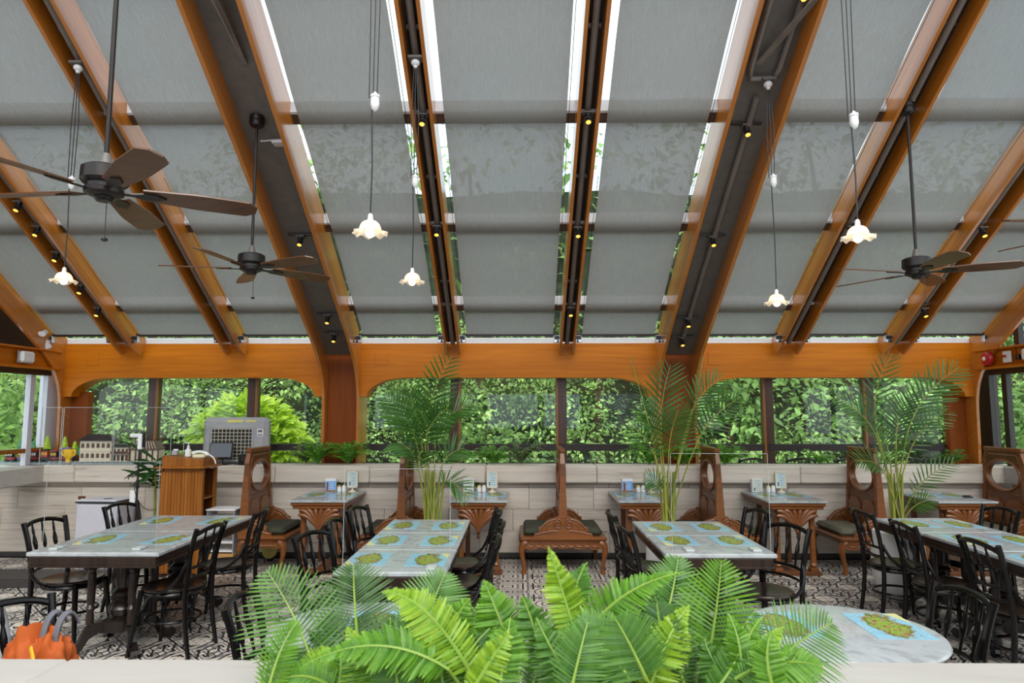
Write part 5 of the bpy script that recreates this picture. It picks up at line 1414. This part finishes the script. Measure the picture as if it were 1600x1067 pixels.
MB().box((0, -0.066, 0.075), (0.07, 0.006, 0.06), 0.003).build('front_door', 'cooler_dark', t)
MB().box((0, -0.01, 0.133), (0.08, 0.05, 0.012), 0.003).build('paper_slot', 'grey_steel', t)
mb = MB()
for k in range(4): mb.tube(bez([(-0.10 + 0.03 * k, -0.02, 0.006), (0.0, -0.06 - 0.01 * k, 0.03), (0.06 + 0.03 * k, -0.02, 0.006)], 8), 0.004, 5)
o = mb.build('cable_tangle', 'black_plastic', None, (-3.42, 8.06, LZ)); tag(o, 'loose black cables between till screen and printer', 'cables')
# ---- podium
t = thing('podium', 'varnished wooden reception podium with sloping top and open side shelves', 'podium', (-3.57, 7.35, 0))
pd = MB()
pd.prism([(-0.225, 0.0), (-0.195, 0.0), (-0.195, 1.10), (-0.225, 1.10)], 'y', -0.0, 0.36)
pd.build('left_side', 'podium_wood', t)
MB().box((0.0, -0.17, 0.565), (0.42, 0.02, 1.09), 0.003).build('front_panel', 'podium_wood', t)
mb = MB()
for k in range(12): mb.box((-0.19 + 0.0345 * k, -0.183, 0.55), (0.030, 0.008, 1.04), 0.003)
mb.build('front_strips', 'podium_wood', t)
MB().box((0.20, 0.16, 0.55), (0.03, 0.04, 1.08)).build('back_post', 'podium_wood', t)
MB().box((0.21, -0.16, 0.55), (0.025, 0.05, 1.08)).build('front_post', 'podium_wood', t)
for z in (0.12, 0.45, 0.78): MB().box((0.0, 0.0, z), (0.41, 0.33, 0.018), 0.002).build('shelf', 'podium_wood', t)
MB().box((0, 0.17, 0.55), (0.41, 0.012, 1.06)).build('back_board', 'bench_wood', t, None, 0)
MB().box((0, -0.03, 1.115), (0.52, 0.44, 0.022), 0.008).build('top_ledge', 'podium_wood', t)
MB().add([(-0.22, -0.18, 1.126), (0.22, -0.18, 1.126), (0.22, 0.17, 1.126), (-0.22, 0.17, 1.126), (-0.22, -0.18, 1.235), (0.22, -0.18, 1.195), (0.22, 0.17, 1.195), (-0.22, 0.17, 1.235)], [(3, 2, 1, 0), (4, 5, 6, 7), (0, 1, 5, 4), (1, 2, 6, 5), (2, 3, 7, 6), (3, 0, 4, 7)]).build('sloped_head', 'podium_wood', t, None, 0)
# on the podium
PZ = 1.216
t = thing('pump_bottle', 'clear pump bottle of hand sanitiser on the podium', 'bottle', (-3.58, 7.30, PZ + 0.002))
MB().lathe([(0.028, 0), (0.032, 0.005), (0.032, 0.07), (0.014, 0.09), (0.012, 0.10)], 16).build('bottle', 'white_ceramic', t)
MB().lathe([(0.014, 0.10), (0.014, 0.115), (0.005, 0.12), (0.005, 0.145)], 12).box((-0.015, 0, 0.15), (0.05, 0.014, 0.010), 0.003).build('pump', 'white_paint', t)
t = thing('telephone', 'pale desk telephone lying on the right of the podium', 'telephone', (-3.45, 7.33, PZ - 0.012))
MB().box((0, 0, 0.02), (0.13, 0.16, 0.04), 0.012).build('base', 'cream_plastic', t)
MB().tube(bez([(-0.08, -0.03, 0.05), (-0.02, -0.03, 0.085), (0.05, -0.03, 0.07), (0.09, -0.03, 0.035)], 8), [0.02, 0.018, 0.014, 0.013, 0.013, 0.013, 0.014, 0.018, 0.02], 8).build('handset', 'white_ceramic', t)
MB().tube(bez([(0.09, -0.04, 0.04), (0.16, -0.03, 0.02), (0.17, -0.02, -0.06)], 8), 0.008, 6).build('coiled_cord', 'white_ceramic', t)
t = thing('card_holder', 'small grey card holder at the left of the podium top', 'holder', (-3.73, 7.32, PZ + 0.018))
MB().box((0, 0, 0.025), (0.06, 0.05, 0.05), 0.006).build('body', 'cooler_grey', t)
MB().box((0, 0.01, 0.05), (0.05, 0.01, 0.03), 0.002).build('card', 'white_paint', t)
t = thing('sneeze_guard', 'clear acrylic box guard standing on the ledge behind the podium', 'screen', (-3.88, 8.10, LZ))
MB().box((0, 0, 0.24), (0.30, 0.004, 0.48)).box((-0.15, 0.06, 0.24), (0.004, 0.12, 0.48)).build('acrylic_sheet', 'acrylic', t, None, 0)
MB().box((0, 0, 0.481), (0.30, 0.005, 0.004)).box((-0.15, 0, 0.24), (0.005, 0.005, 0.48)).box((0.15, 0, 0.24), (0.004, 0.005, 0.48)).build('sheet_edge', 'acrylic_edge', t, None, 0)
# ---- thermometer on a stand
t = thing('thermometer_stand', 'white forehead thermometer on a thin black tripod pole', 'stand', (-4.10, 7.28, 0))
MB().tube([(0, 0, 0.10), (0, 0, 1.30)], 0.011, 8).build('pole', 'black_plastic', t)
for k in range(3):
    a = R(30 + 120 * k); MB().tube([(0, 0, 0.28), (0.22 * math.cos(a), 0.22 * math.sin(a), 0.01)], 0.009, 6).build('leg', 'black_plastic', t)
MB().lathe([(0.02, 0.26), (0.024, 0.30), (0.014, 0.33)], 10).lathe([(0.016, 0.88), (0.02, 0.90), (0.016, 0.93)], 10).build('collar', 'black_plastic', t)
MB().tube([(0, 0, 1.02), (-0.10, -0.02, 1.01)], 0.006, 6).tube([(-0.09, -0.02, 0.98), (-0.09, -0.02, 1.03)], 0.005, 6).tube([(-0.05, -0.01, 1.0), (-0.05, -0.01, 1.05)], 0.005, 6).build('clamp_arm', 'black_plastic', t)
MB().box((0.01, 0, 1.38), (0.055, 0.05, 0.17), 0.012).box((-0.05, 0, 1.445), (0.11, 0.05, 0.045), 0.012).build('thermometer', 'white_paint', t)
MB().box((0.042, 0, 1.395), (0.012, 0.05, 0.15), 0.003).build('display_side', 'black_plastic', t)
MB().tube(bez([(0, -0.01, 0.98), (-0.07, -0.02, 0.90), (0.02, -0.02, 0.82), (0.01, -0.01, 0.70), (0.10, 0.0, 0.62), (0.20, 0.02, 0.66)], 14), 0.004, 5).build('cable', 'black_plastic', t)
MB().box((-0.04, -0.015, 0.80), (0.055, 0.003, 0.13)).build('tag', 'white_paint', t, None, 0)
# ---- white bin / purifier
t = thing('pedal_bin', 'white rectangular bin with black rim against the stone wall', 'bin', (-4.70, 7.72, 0), R(-4))
MB().box((0, 0, 0.345), (0.48, 0.34, 0.69), 0.03).build('body', 'purifier_white', t)
MB().box((0, 0, 0.695), (0.485, 0.345, 0.014), 0.005).build('rim', 'black_plastic', t)
MB().box((0, 0, 0.712), (0.475, 0.335, 0.022), 0.010).build('lid', 'purifier_white', t)
MB().lathe([(0.001, 0.7235), (0.045, 0.7235), (0.045, 0.7255), (0.001, 0.7255)], 16, (0.05, -0.03, 0)).build('lid_button', 'black_plastic', t)
# ---- sockets on the wall
def socket(x, z, mat, label):
    t = thing('wall_socket', label, 'socket', (x, 8.071, z), 0, 'wall sockets')
    MB().box((0, -0.004, 0), (0.085, 0.010, 0.085), 0.003).build('plate', mat, t)
    MB().box((0.01, -0.011, 0.01), (0.025, 0.006, 0.012), 0.002).build('switch', 'white_paint', t)
socket(-5.20, 0.66, 'bench_wood', 'brown metal switch plate on the stone wall left of the bin')
socket(-5.20, 0.51, 'cooler_grey', 'grey socket below the brown switch plate left of the bin')
socket(-3.22, 0.74, 'white_paint', 'white socket on the stone wall right of the podium')
MB_ = MB().tube(bez([(-3.20, 8.03, 0.74), (-3.08, 7.98, 0.74), (-3.16, 7.95, 0.55), (-3.28, 7.93, 0.30), (-3.30, 7.9, 0.05)], 14), 0.008, 6).build('power_cable', 'black_plastic')
tag(MB_, 'black cable hanging from the white socket behind the podium', 'cable')
o = MB().tube(bez([(-4.02, 8.05, 0.80), (-4.02, 8.04, 0.95), (-4.08, 8.04, 0.98), (-4.06, 8.04, 0.95), (-4.06, 8.05, 0.4), (-4.05, 8.05, 0.06)], 16), 0.007, 6).build('wall_pipe', 'white_paint'); tag(o, 'thin white pipe running down the stone wall beside the tripod', 'pipe')
# ---- paper tray shelves and crate
t = thing('paper_shelf', 'white multi-tier paper shelf between podium and leftmost bench', 'shelf', (-3.20, 7.42, 0.20))
for s in (-1, 1): MB().box((s * 0.145, 0, 0.22), (0.008, 0.24, 0.46)).build('side_panel', 'cooler_grey', t, None, 0)
for k in range(5): MB().box((0, 0, 0.02 + 0.09 * k), (0.285, 0.24, 0.010), 0.002).build('tray', 'white_paint', t)
MB().box((0, 0, 0.455), (0.32, 0.26, 0.014), 0.003).build('top', 'white_paint', t)
t = thing('wooden_crate', 'small raw wooden crate under the white paper shelf', 'crate', (-3.20, 7.42, 0))
for k in (0, 1): MB().box((0, -0.13, 0.05 + 0.098 * k), (0.32, 0.02, 0.092), 0.003).build('board', 'crate_wood', t)
for s in (-1, 1): MB().box((s * 0.15, 0, 0.098), (0.02, 0.24, 0.19), 0.003).build('crate_end', 'crate_wood', t)
MB().box((0, 0.13, 0.098), (0.32, 0.02, 0.19), 0.003).build('board', 'crate_wood', t)
MB().box((0, 0, 0.190), (0.28, 0.24, 0.016), 0.002).build('lid', 'crate_wood', t)
t = thing('round_sign', 'small round yellow sign leaning in the shadow under the leftmost bench', 'sign', (-2.86, 7.85, 0), 0)
MB().lathe([(0.001, -0.006), (0.085, -0.006), (0.085, 0.006), (0.001, 0.006)], 24, (0, 0, 0.12), Matrix.Translation((0, 0, 0.12)) @ Matrix.Rotation(R(80), 4, 'X') @ Matrix.Translation((0, 0, -0.12))).build('disc', 'sticker_yellow', t)
MB().box((0, 0.04, 0.04), (0.06, 0.06, 0.08), 0.004).build('foot', 'black_plastic', t)

# ---- toy brick town behind glass
t = thing('display_glass', 'clear glass screen along the ledge in front of the toy brick town', 'glass screen', (-4.86, 8.01, LZ))
for xx, w in ((-0.72, 0.24), (-0.28, 0.60), (0.38, 0.68)):
    p = MB().box((xx, 0, 0.34), (w, 0.006, 0.68)).build('glass_sheet', 'acrylic', t, None, 0)
    MB().box((xx, 0, 0.681), (w, 0.007, 0.004)).box((xx - w / 2, 0, 0.34), (0.005, 0.007, 0.68)).box((xx + w / 2, 0, 0.34), (0.004, 0.007, 0.68)).build('glass_edge', 'acrylic_edge', p, None, 0)
def studs(mb, x0, x1, y0, y1, z, st=0.045):
    x = x0 + st / 2
    while x < x1:
        y = y0 + st / 2
        while y < y1:
            mb.lathe([(0.012, 0), (0.012, 0.008)], 6, (x, y, z)); y += st
        x += st
def toyplate(x0, x1, mat, label):
    o = MB().box(((x0 + x1) / 2, 8.19, LZ + 0.012), (x1 - x0, 0.26, 0.024), 0.002)
    studs(o, x0, x1, 8.07, 8.31, LZ + 0.024, 0.06)
    tag(o.build('baseplate', mat), label, 'toy', 'toy brick baseplates')
toyplate(-6.45, -5.04 - 0.32, 'brick_grey', 'grey toy baseplate under the toy train street')
toyplate(-5.355, -4.25, 'brick_grey', 'grey toy baseplate under the toy colonial houses')
TZ = LZ + 0.032
t = thing('toy_house', 'white toy brick colonial house with arched windows and black hipped roof', 'toy house', (-5.10, 8.19, TZ), 0, 'toy brick buildings')
MB().box((0, 0, 0.125), (0.38, 0.16, 0.25), 0.003).box((0, -0.082, 0.125), (0.385, 0.012, 0.012), 0.002).build('walls', 'brick_tan', t)
rv = [(-0.22, -0.11, 0.25), (0.22, -0.11, 0.25), (0.22, 0.10, 0.25), (-0.22, 0.10, 0.25), (-0.13, -0.02, 0.325), (0.13, -0.02, 0.325)]
MB().add(rv, [(3, 2, 1, 0), (0, 1, 5, 4), (1, 2, 5), (2, 3, 4, 5), (3, 0, 4)]).build('roof', 'brick_black', t, None, 0)
for k in range(6):
    for z in (0.045, 0.165):
        x = -0.155 + 0.062 * k
        MB().prism([(x - 0.018, z), (x + 0.018, z)] + arc2(x, z + 0.038, 0.018, 0.018, 0, 180, 6), 'y', -0.081, 0.006).build('arched_window', 'brick_brown', t, None, 0)
t = thing('toy_shophouse', 'cream and brown toy brick shophouse with a dark flat-pitched roof', 'toy house', (-4.80, 8.19, TZ), 0, 'toy brick buildings')
MB().box((0, 0.0, 0.085), (0.19, 0.13, 0.17), 0.003).build('walls', 'brick_tan', t)
MB().prism([(-0.10, 0.17), (0.10, 0.17), (0.085, 0.205), (-0.085, 0.205)], 'y', 0, 0.16).build('roof', 'brick_black', t, None, 0)
MB().box((0, -0.085, 0.10), (0.20, 0.05, 0.010)).box((0, -0.105, 0.115), (0.20, 0.006, 0.02)).build('balcony', 'brick_brown', t, None, 0)
for k in range(4): MB().box((-0.075 + 0.05 * k, -0.068, 0.045), (0.028, 0.008, 0.065)).build('shopfront', 'brick_brown' if k % 2 else 'brick_black', t, None, 0)
for k in range(4): MB().box((-0.075 + 0.05 * k, -0.068, 0.135), (0.024, 0.008, 0.035)).build('upper_window', 'brick_brown', t, None, 0)
t = thing('toy_shophouse', 'brown half-timbered toy brick building with slatted gable roof', 'toy house', (-4.52, 8.19, TZ), 0, 'toy brick buildings')
MB().box((0, 0.01, 0.07), (0.36, 0.13, 0.14), 0.003).build('walls', 'brick_tan', t)
for k in range(6): MB().box((-0.17 + 0.068 * k, -0.062, 0.07), (0.014, 0.012, 0.14)).build('timber_post', 'brick_brown', t, None, 0)
MB().box((0, -0.065, 0.145), (0.37, 0.016, 0.014)).build('beam', 'brick_brown', t, None, 0)
MB().prism([(-0.19, 0.15), (0.19, 0.15), (0.12, 0.25), (-0.12, 0.25)], 'y', 0.0, 0.14).build('roof', 'brick_brown', t, None, 0)
for k in range(9): MB().bar((-0.15 + 0.037 * k, -0.074, 0.155), (-0.11 + 0.027 * k, -0.074, 0.245), 0.008, 0.006).build('roof_slat', 'brick_tan', t, None, 0)
t = thing('toy_trophy', 'yellow toy brick cup-shaped figure standing at the ledge edge', 'toy', (-5.405, 8.09, LZ + 0.001), 0)
MB().box((0, 0, 0.012), (0.09, 0.06, 0.022), 0.002).box((0, 0, 0.045), (0.05, 0.04, 0.05), 0.003).build('foot', 'brick_yellow', t)
MB().lathe([(0.025, 0.065), (0.05, 0.085), (0.058, 0.12), (0.055, 0.18)], 10, M=Matrix.Diagonal((1, 0.7, 1, 1))).build('cup', 'brick_yellow', t)
for s in (-1, 1): MB().tube(bez([(s * 0.05, 0, 0.10), (s * 0.09, 0, 0.11), (s * 0.09, 0, 0.17), (s * 0.05, 0, 0.17)], 6), 0.010, 6).build('handle', 'brick_yellow', t)
def toytree(x, y, z, h_, mat, label):
    t = thing('toy_tree', label, 'toy tree', (x, y, z), 0, 'toy brick trees')
    MB().lathe([(0.010, 0), (0.010, h_ * 0.4)], 8).build('trunk', 'brick_brown', t)
    mb = MB()
    for k in range(4): mb.lathe([(0.062 - 0.012 * k, h_ * (0.28 + 0.17 * k)), (0.05 - 0.012 * k, h_ * (0.42 + 0.17 * k)), (0.028 - 0.006 * k, h_ * (0.46 + 0.17 * k))], 7)
    mb.build('crown', mat, t, None, 0)
toytree(-5.59, 8.28, TZ, 0.30, 'brick_lime', 'lime green toy brick tree at the left end of the ledge')
toytree(-5.47, 8.29, TZ, 0.24, 'brick_lime', 'small lime toy brick tree behind the toy street')
toytree(-5.385, 8.29, TZ, 0.27, 'brick_green', 'dark green toy brick tree behind the yellow cup figure')
toytree(-5.30, 8.30, LZ + 0.025 + 0.007, 0.30, 'brick_lime', 'lime green toy brick tree beside the white toy house')
# toy street vehicles: each a little brick model
rg = random.Random(9)
def toycar(x, y, w, h_, cols, label, z=TZ):
    t = thing('toy_vehicle', label, 'toy', (x, y, z), 0, 'toy brick vehicles')
    MB().box((0, 0, 0.035), (w, 0.06, 0.03), 0.002).build('chassis', cols[0], t)
    MB().box((-w * 0.1, 0, 0.05 + h_ * 0.35), (w * 0.7, 0.055, h_ * 0.7), 0.003).build('cab', cols[1], t)
    mb = MB().box((-w * 0.1, 0, 0.055 + h_ * 0.75), (w * 0.76, 0.062, 0.014), 0.002); studs(mb, -w * 0.4, w * 0.2, -0.03, 0.03, 0.06 + h_ * 0.75, 0.03)
    mb.build('roof', cols[2], t)
    for k in range(3): MB().box((-w * 0.32 + w * 0.22 * k, -0.029, 0.05 + h_ * 0.4), (w * 0.13, 0.004, h_ * 0.3)).build('window', cols[3], t, None, 0)
    for sx in (-1, 1): MB().lathe([(0.02, -0.035), (0.02, 0.035)], 12, (0, 0, 0), Matrix.Translation((sx * w * 0.33, 0, 0.02)) @ Matrix.Rotation(R(90), 4, 'X')).build('axle_wheels', 'brick_black', t)
toycar(-5.585, 8.12, 0.105, 0.10, ('brick_red', 'brick_black', 'brick_red', 'brick_yellow'), 'red and black toy brick engine at the left of the toy street')
toycar(-5.475, 8.14, 0.10, 0.09, ('brick_red', 'brick_brown', 'brick_black', 'brick_white'), 'dark red toy brick wagon next to the yellow cup figure')
toycar(-5.52, 8.225, 0.17, 0.13, ('brick_blue', 'brick_blue', 'brick_lilac', 'brick_white'), 'blue and lilac toy brick building wagon in the middle of the toy street')
toycar(-5.70, 8.13, 0.11, 0.11, ('brick_black', 'brick_red', 'brick_black', 'brick_yellow'), 'black-roofed red toy brick tram left of the corner post')
toycar(-5.83, 8.12, 0.11, 0.10, ('brick_red', 'brick_brown', 'brick_red', 'brick_white'), 'brown toy brick wagon with red roof left of the tram')
toycar(-5.97, 8.13, 0.13, 0.12, ('brick_blue', 'brick_red', 'brick_blue', 'brick_yellow'), 'red toy brick bus with blue roof near the left picture edge')
toycar(-6.12, 8.12, 0.12, 0.10, ('brick_red', 'brick_black', 'brick_yellow', 'brick_white'), 'black toy brick truck with yellow roof at the left picture edge')
toytree(-5.95, 8.26, TZ, 0.26, 'brick_green', 'dark green toy brick tree behind the red bus')
toytree(-6.12, 8.26, TZ, 0.27, 'brick_green', 'dark green toy brick tree at the left picture edge')
toytree(-5.80, 8.27, TZ, 0.31, 'brick_lime', 'lime green toy brick tree left of the corner post')
# ---- orange backpack hung on the foreground chair
t = thing('backpack', 'crumpled orange backpack with yellow zip and grey straps in the left foreground', 'backpack', (-2.00, 2.90, 0.54), R(-10))
def lump(nu, nv, rx, ry, rzv, amp, seed):
    rg = random.Random(seed); ph = [rg.uniform(0, 6.28) for _ in range(12)]
    vv = []; ff = []
    for i in range(nv + 1):
        th_ = PI * i / nv
        for j in range(nu):
            p_ = 2 * PI * j / nu
            r = 1 + amp * (0.5 * math.sin(3 * p_ + ph[0] + 2 * th_) + 0.35 * math.sin(5 * p_ - 3 * th_ + ph[1]) + 0.3 * abs(math.sin(7 * th_ + 2 * p_ + ph[2])) + 0.25 * math.sin(9 * p_ + 4 * th_ + ph[3]) - 0.55 * abs(math.sin(4 * p_ + 6 * th_ + ph[4])) + 0.35 * abs(math.sin(6 * p_ - 8 * th_ + ph[5])))
            sx = abs(math.sin(th_)) ** 0.8
            vv.append((rx * r * sx * math.cos(p_), ry * r * sx * math.sin(p_), rzv * r * math.cos(th_)))
    for i in range(nv):
        for j in range(nu):
            k = (j + 1) % nu; ff.append((i * nu + j, i * nu + k, (i + 1) * nu + k, (i + 1) * nu + j))
    return MB().add(vv, ff)
lump(64, 44, 0.170, 0.11, 0.25, 0.19, 4).build('bag_body', 'orange_cloth', t, (0.0, 0, 0), 80)
MB().tube(bez([(0.04, -0.09, 0.22), (0.12, -0.15, 0.20), (0.155, -0.165, 0.10), (0.17, -0.14, -0.10)], 12), 0.014, 6, flat=0.5).build('zip', 'yellow_zip', t)
for xs_ in (0.03, 0.09):
    MB().tube(bez([(xs_, -0.02, 0.18), (xs_ - 0.02, -0.03, 0.30), (xs_ + 0.01, 0.03, 0.40), (xs_ + 0.02, 0.07, 0.28)], 10), 0.016, 6, flat=0.4).build('strap', 'grey_cloth', t)
MB().tube(bez([(-0.16, -0.03, 0.05), (-0.26, -0.04, 0.18), (-0.34, 0.0, 0.30)], 8), 0.045, 8, flat=0.3).build('strap', 'grey_cloth', t)
MB().box((0.13, -0.10, -0.12), (0.06, 0.01, 0.018), 0.003).build('reflector', 'cooler_grey', t)
t = thing('plastic_bag', 'bulging white plastic bag at the left edge of the picture', 'bag', (-2.80, 3.35, 0.0))
lump(40, 28, 0.30, 0.24, 0.44, 0.05, 7).build('bag_body', 'bag_white', t, (0, 0, 0.47), 80)
MB().tube(bez([(-0.05, 0, 0.88), (-0.06, 0, 0.98), (0.02, 0, 1.0), (0.03, 0, 0.88)], 8), 0.015, 6, flat=0.4).build('handles', 'bag_white', t)

bpy.context.view_layer.update()
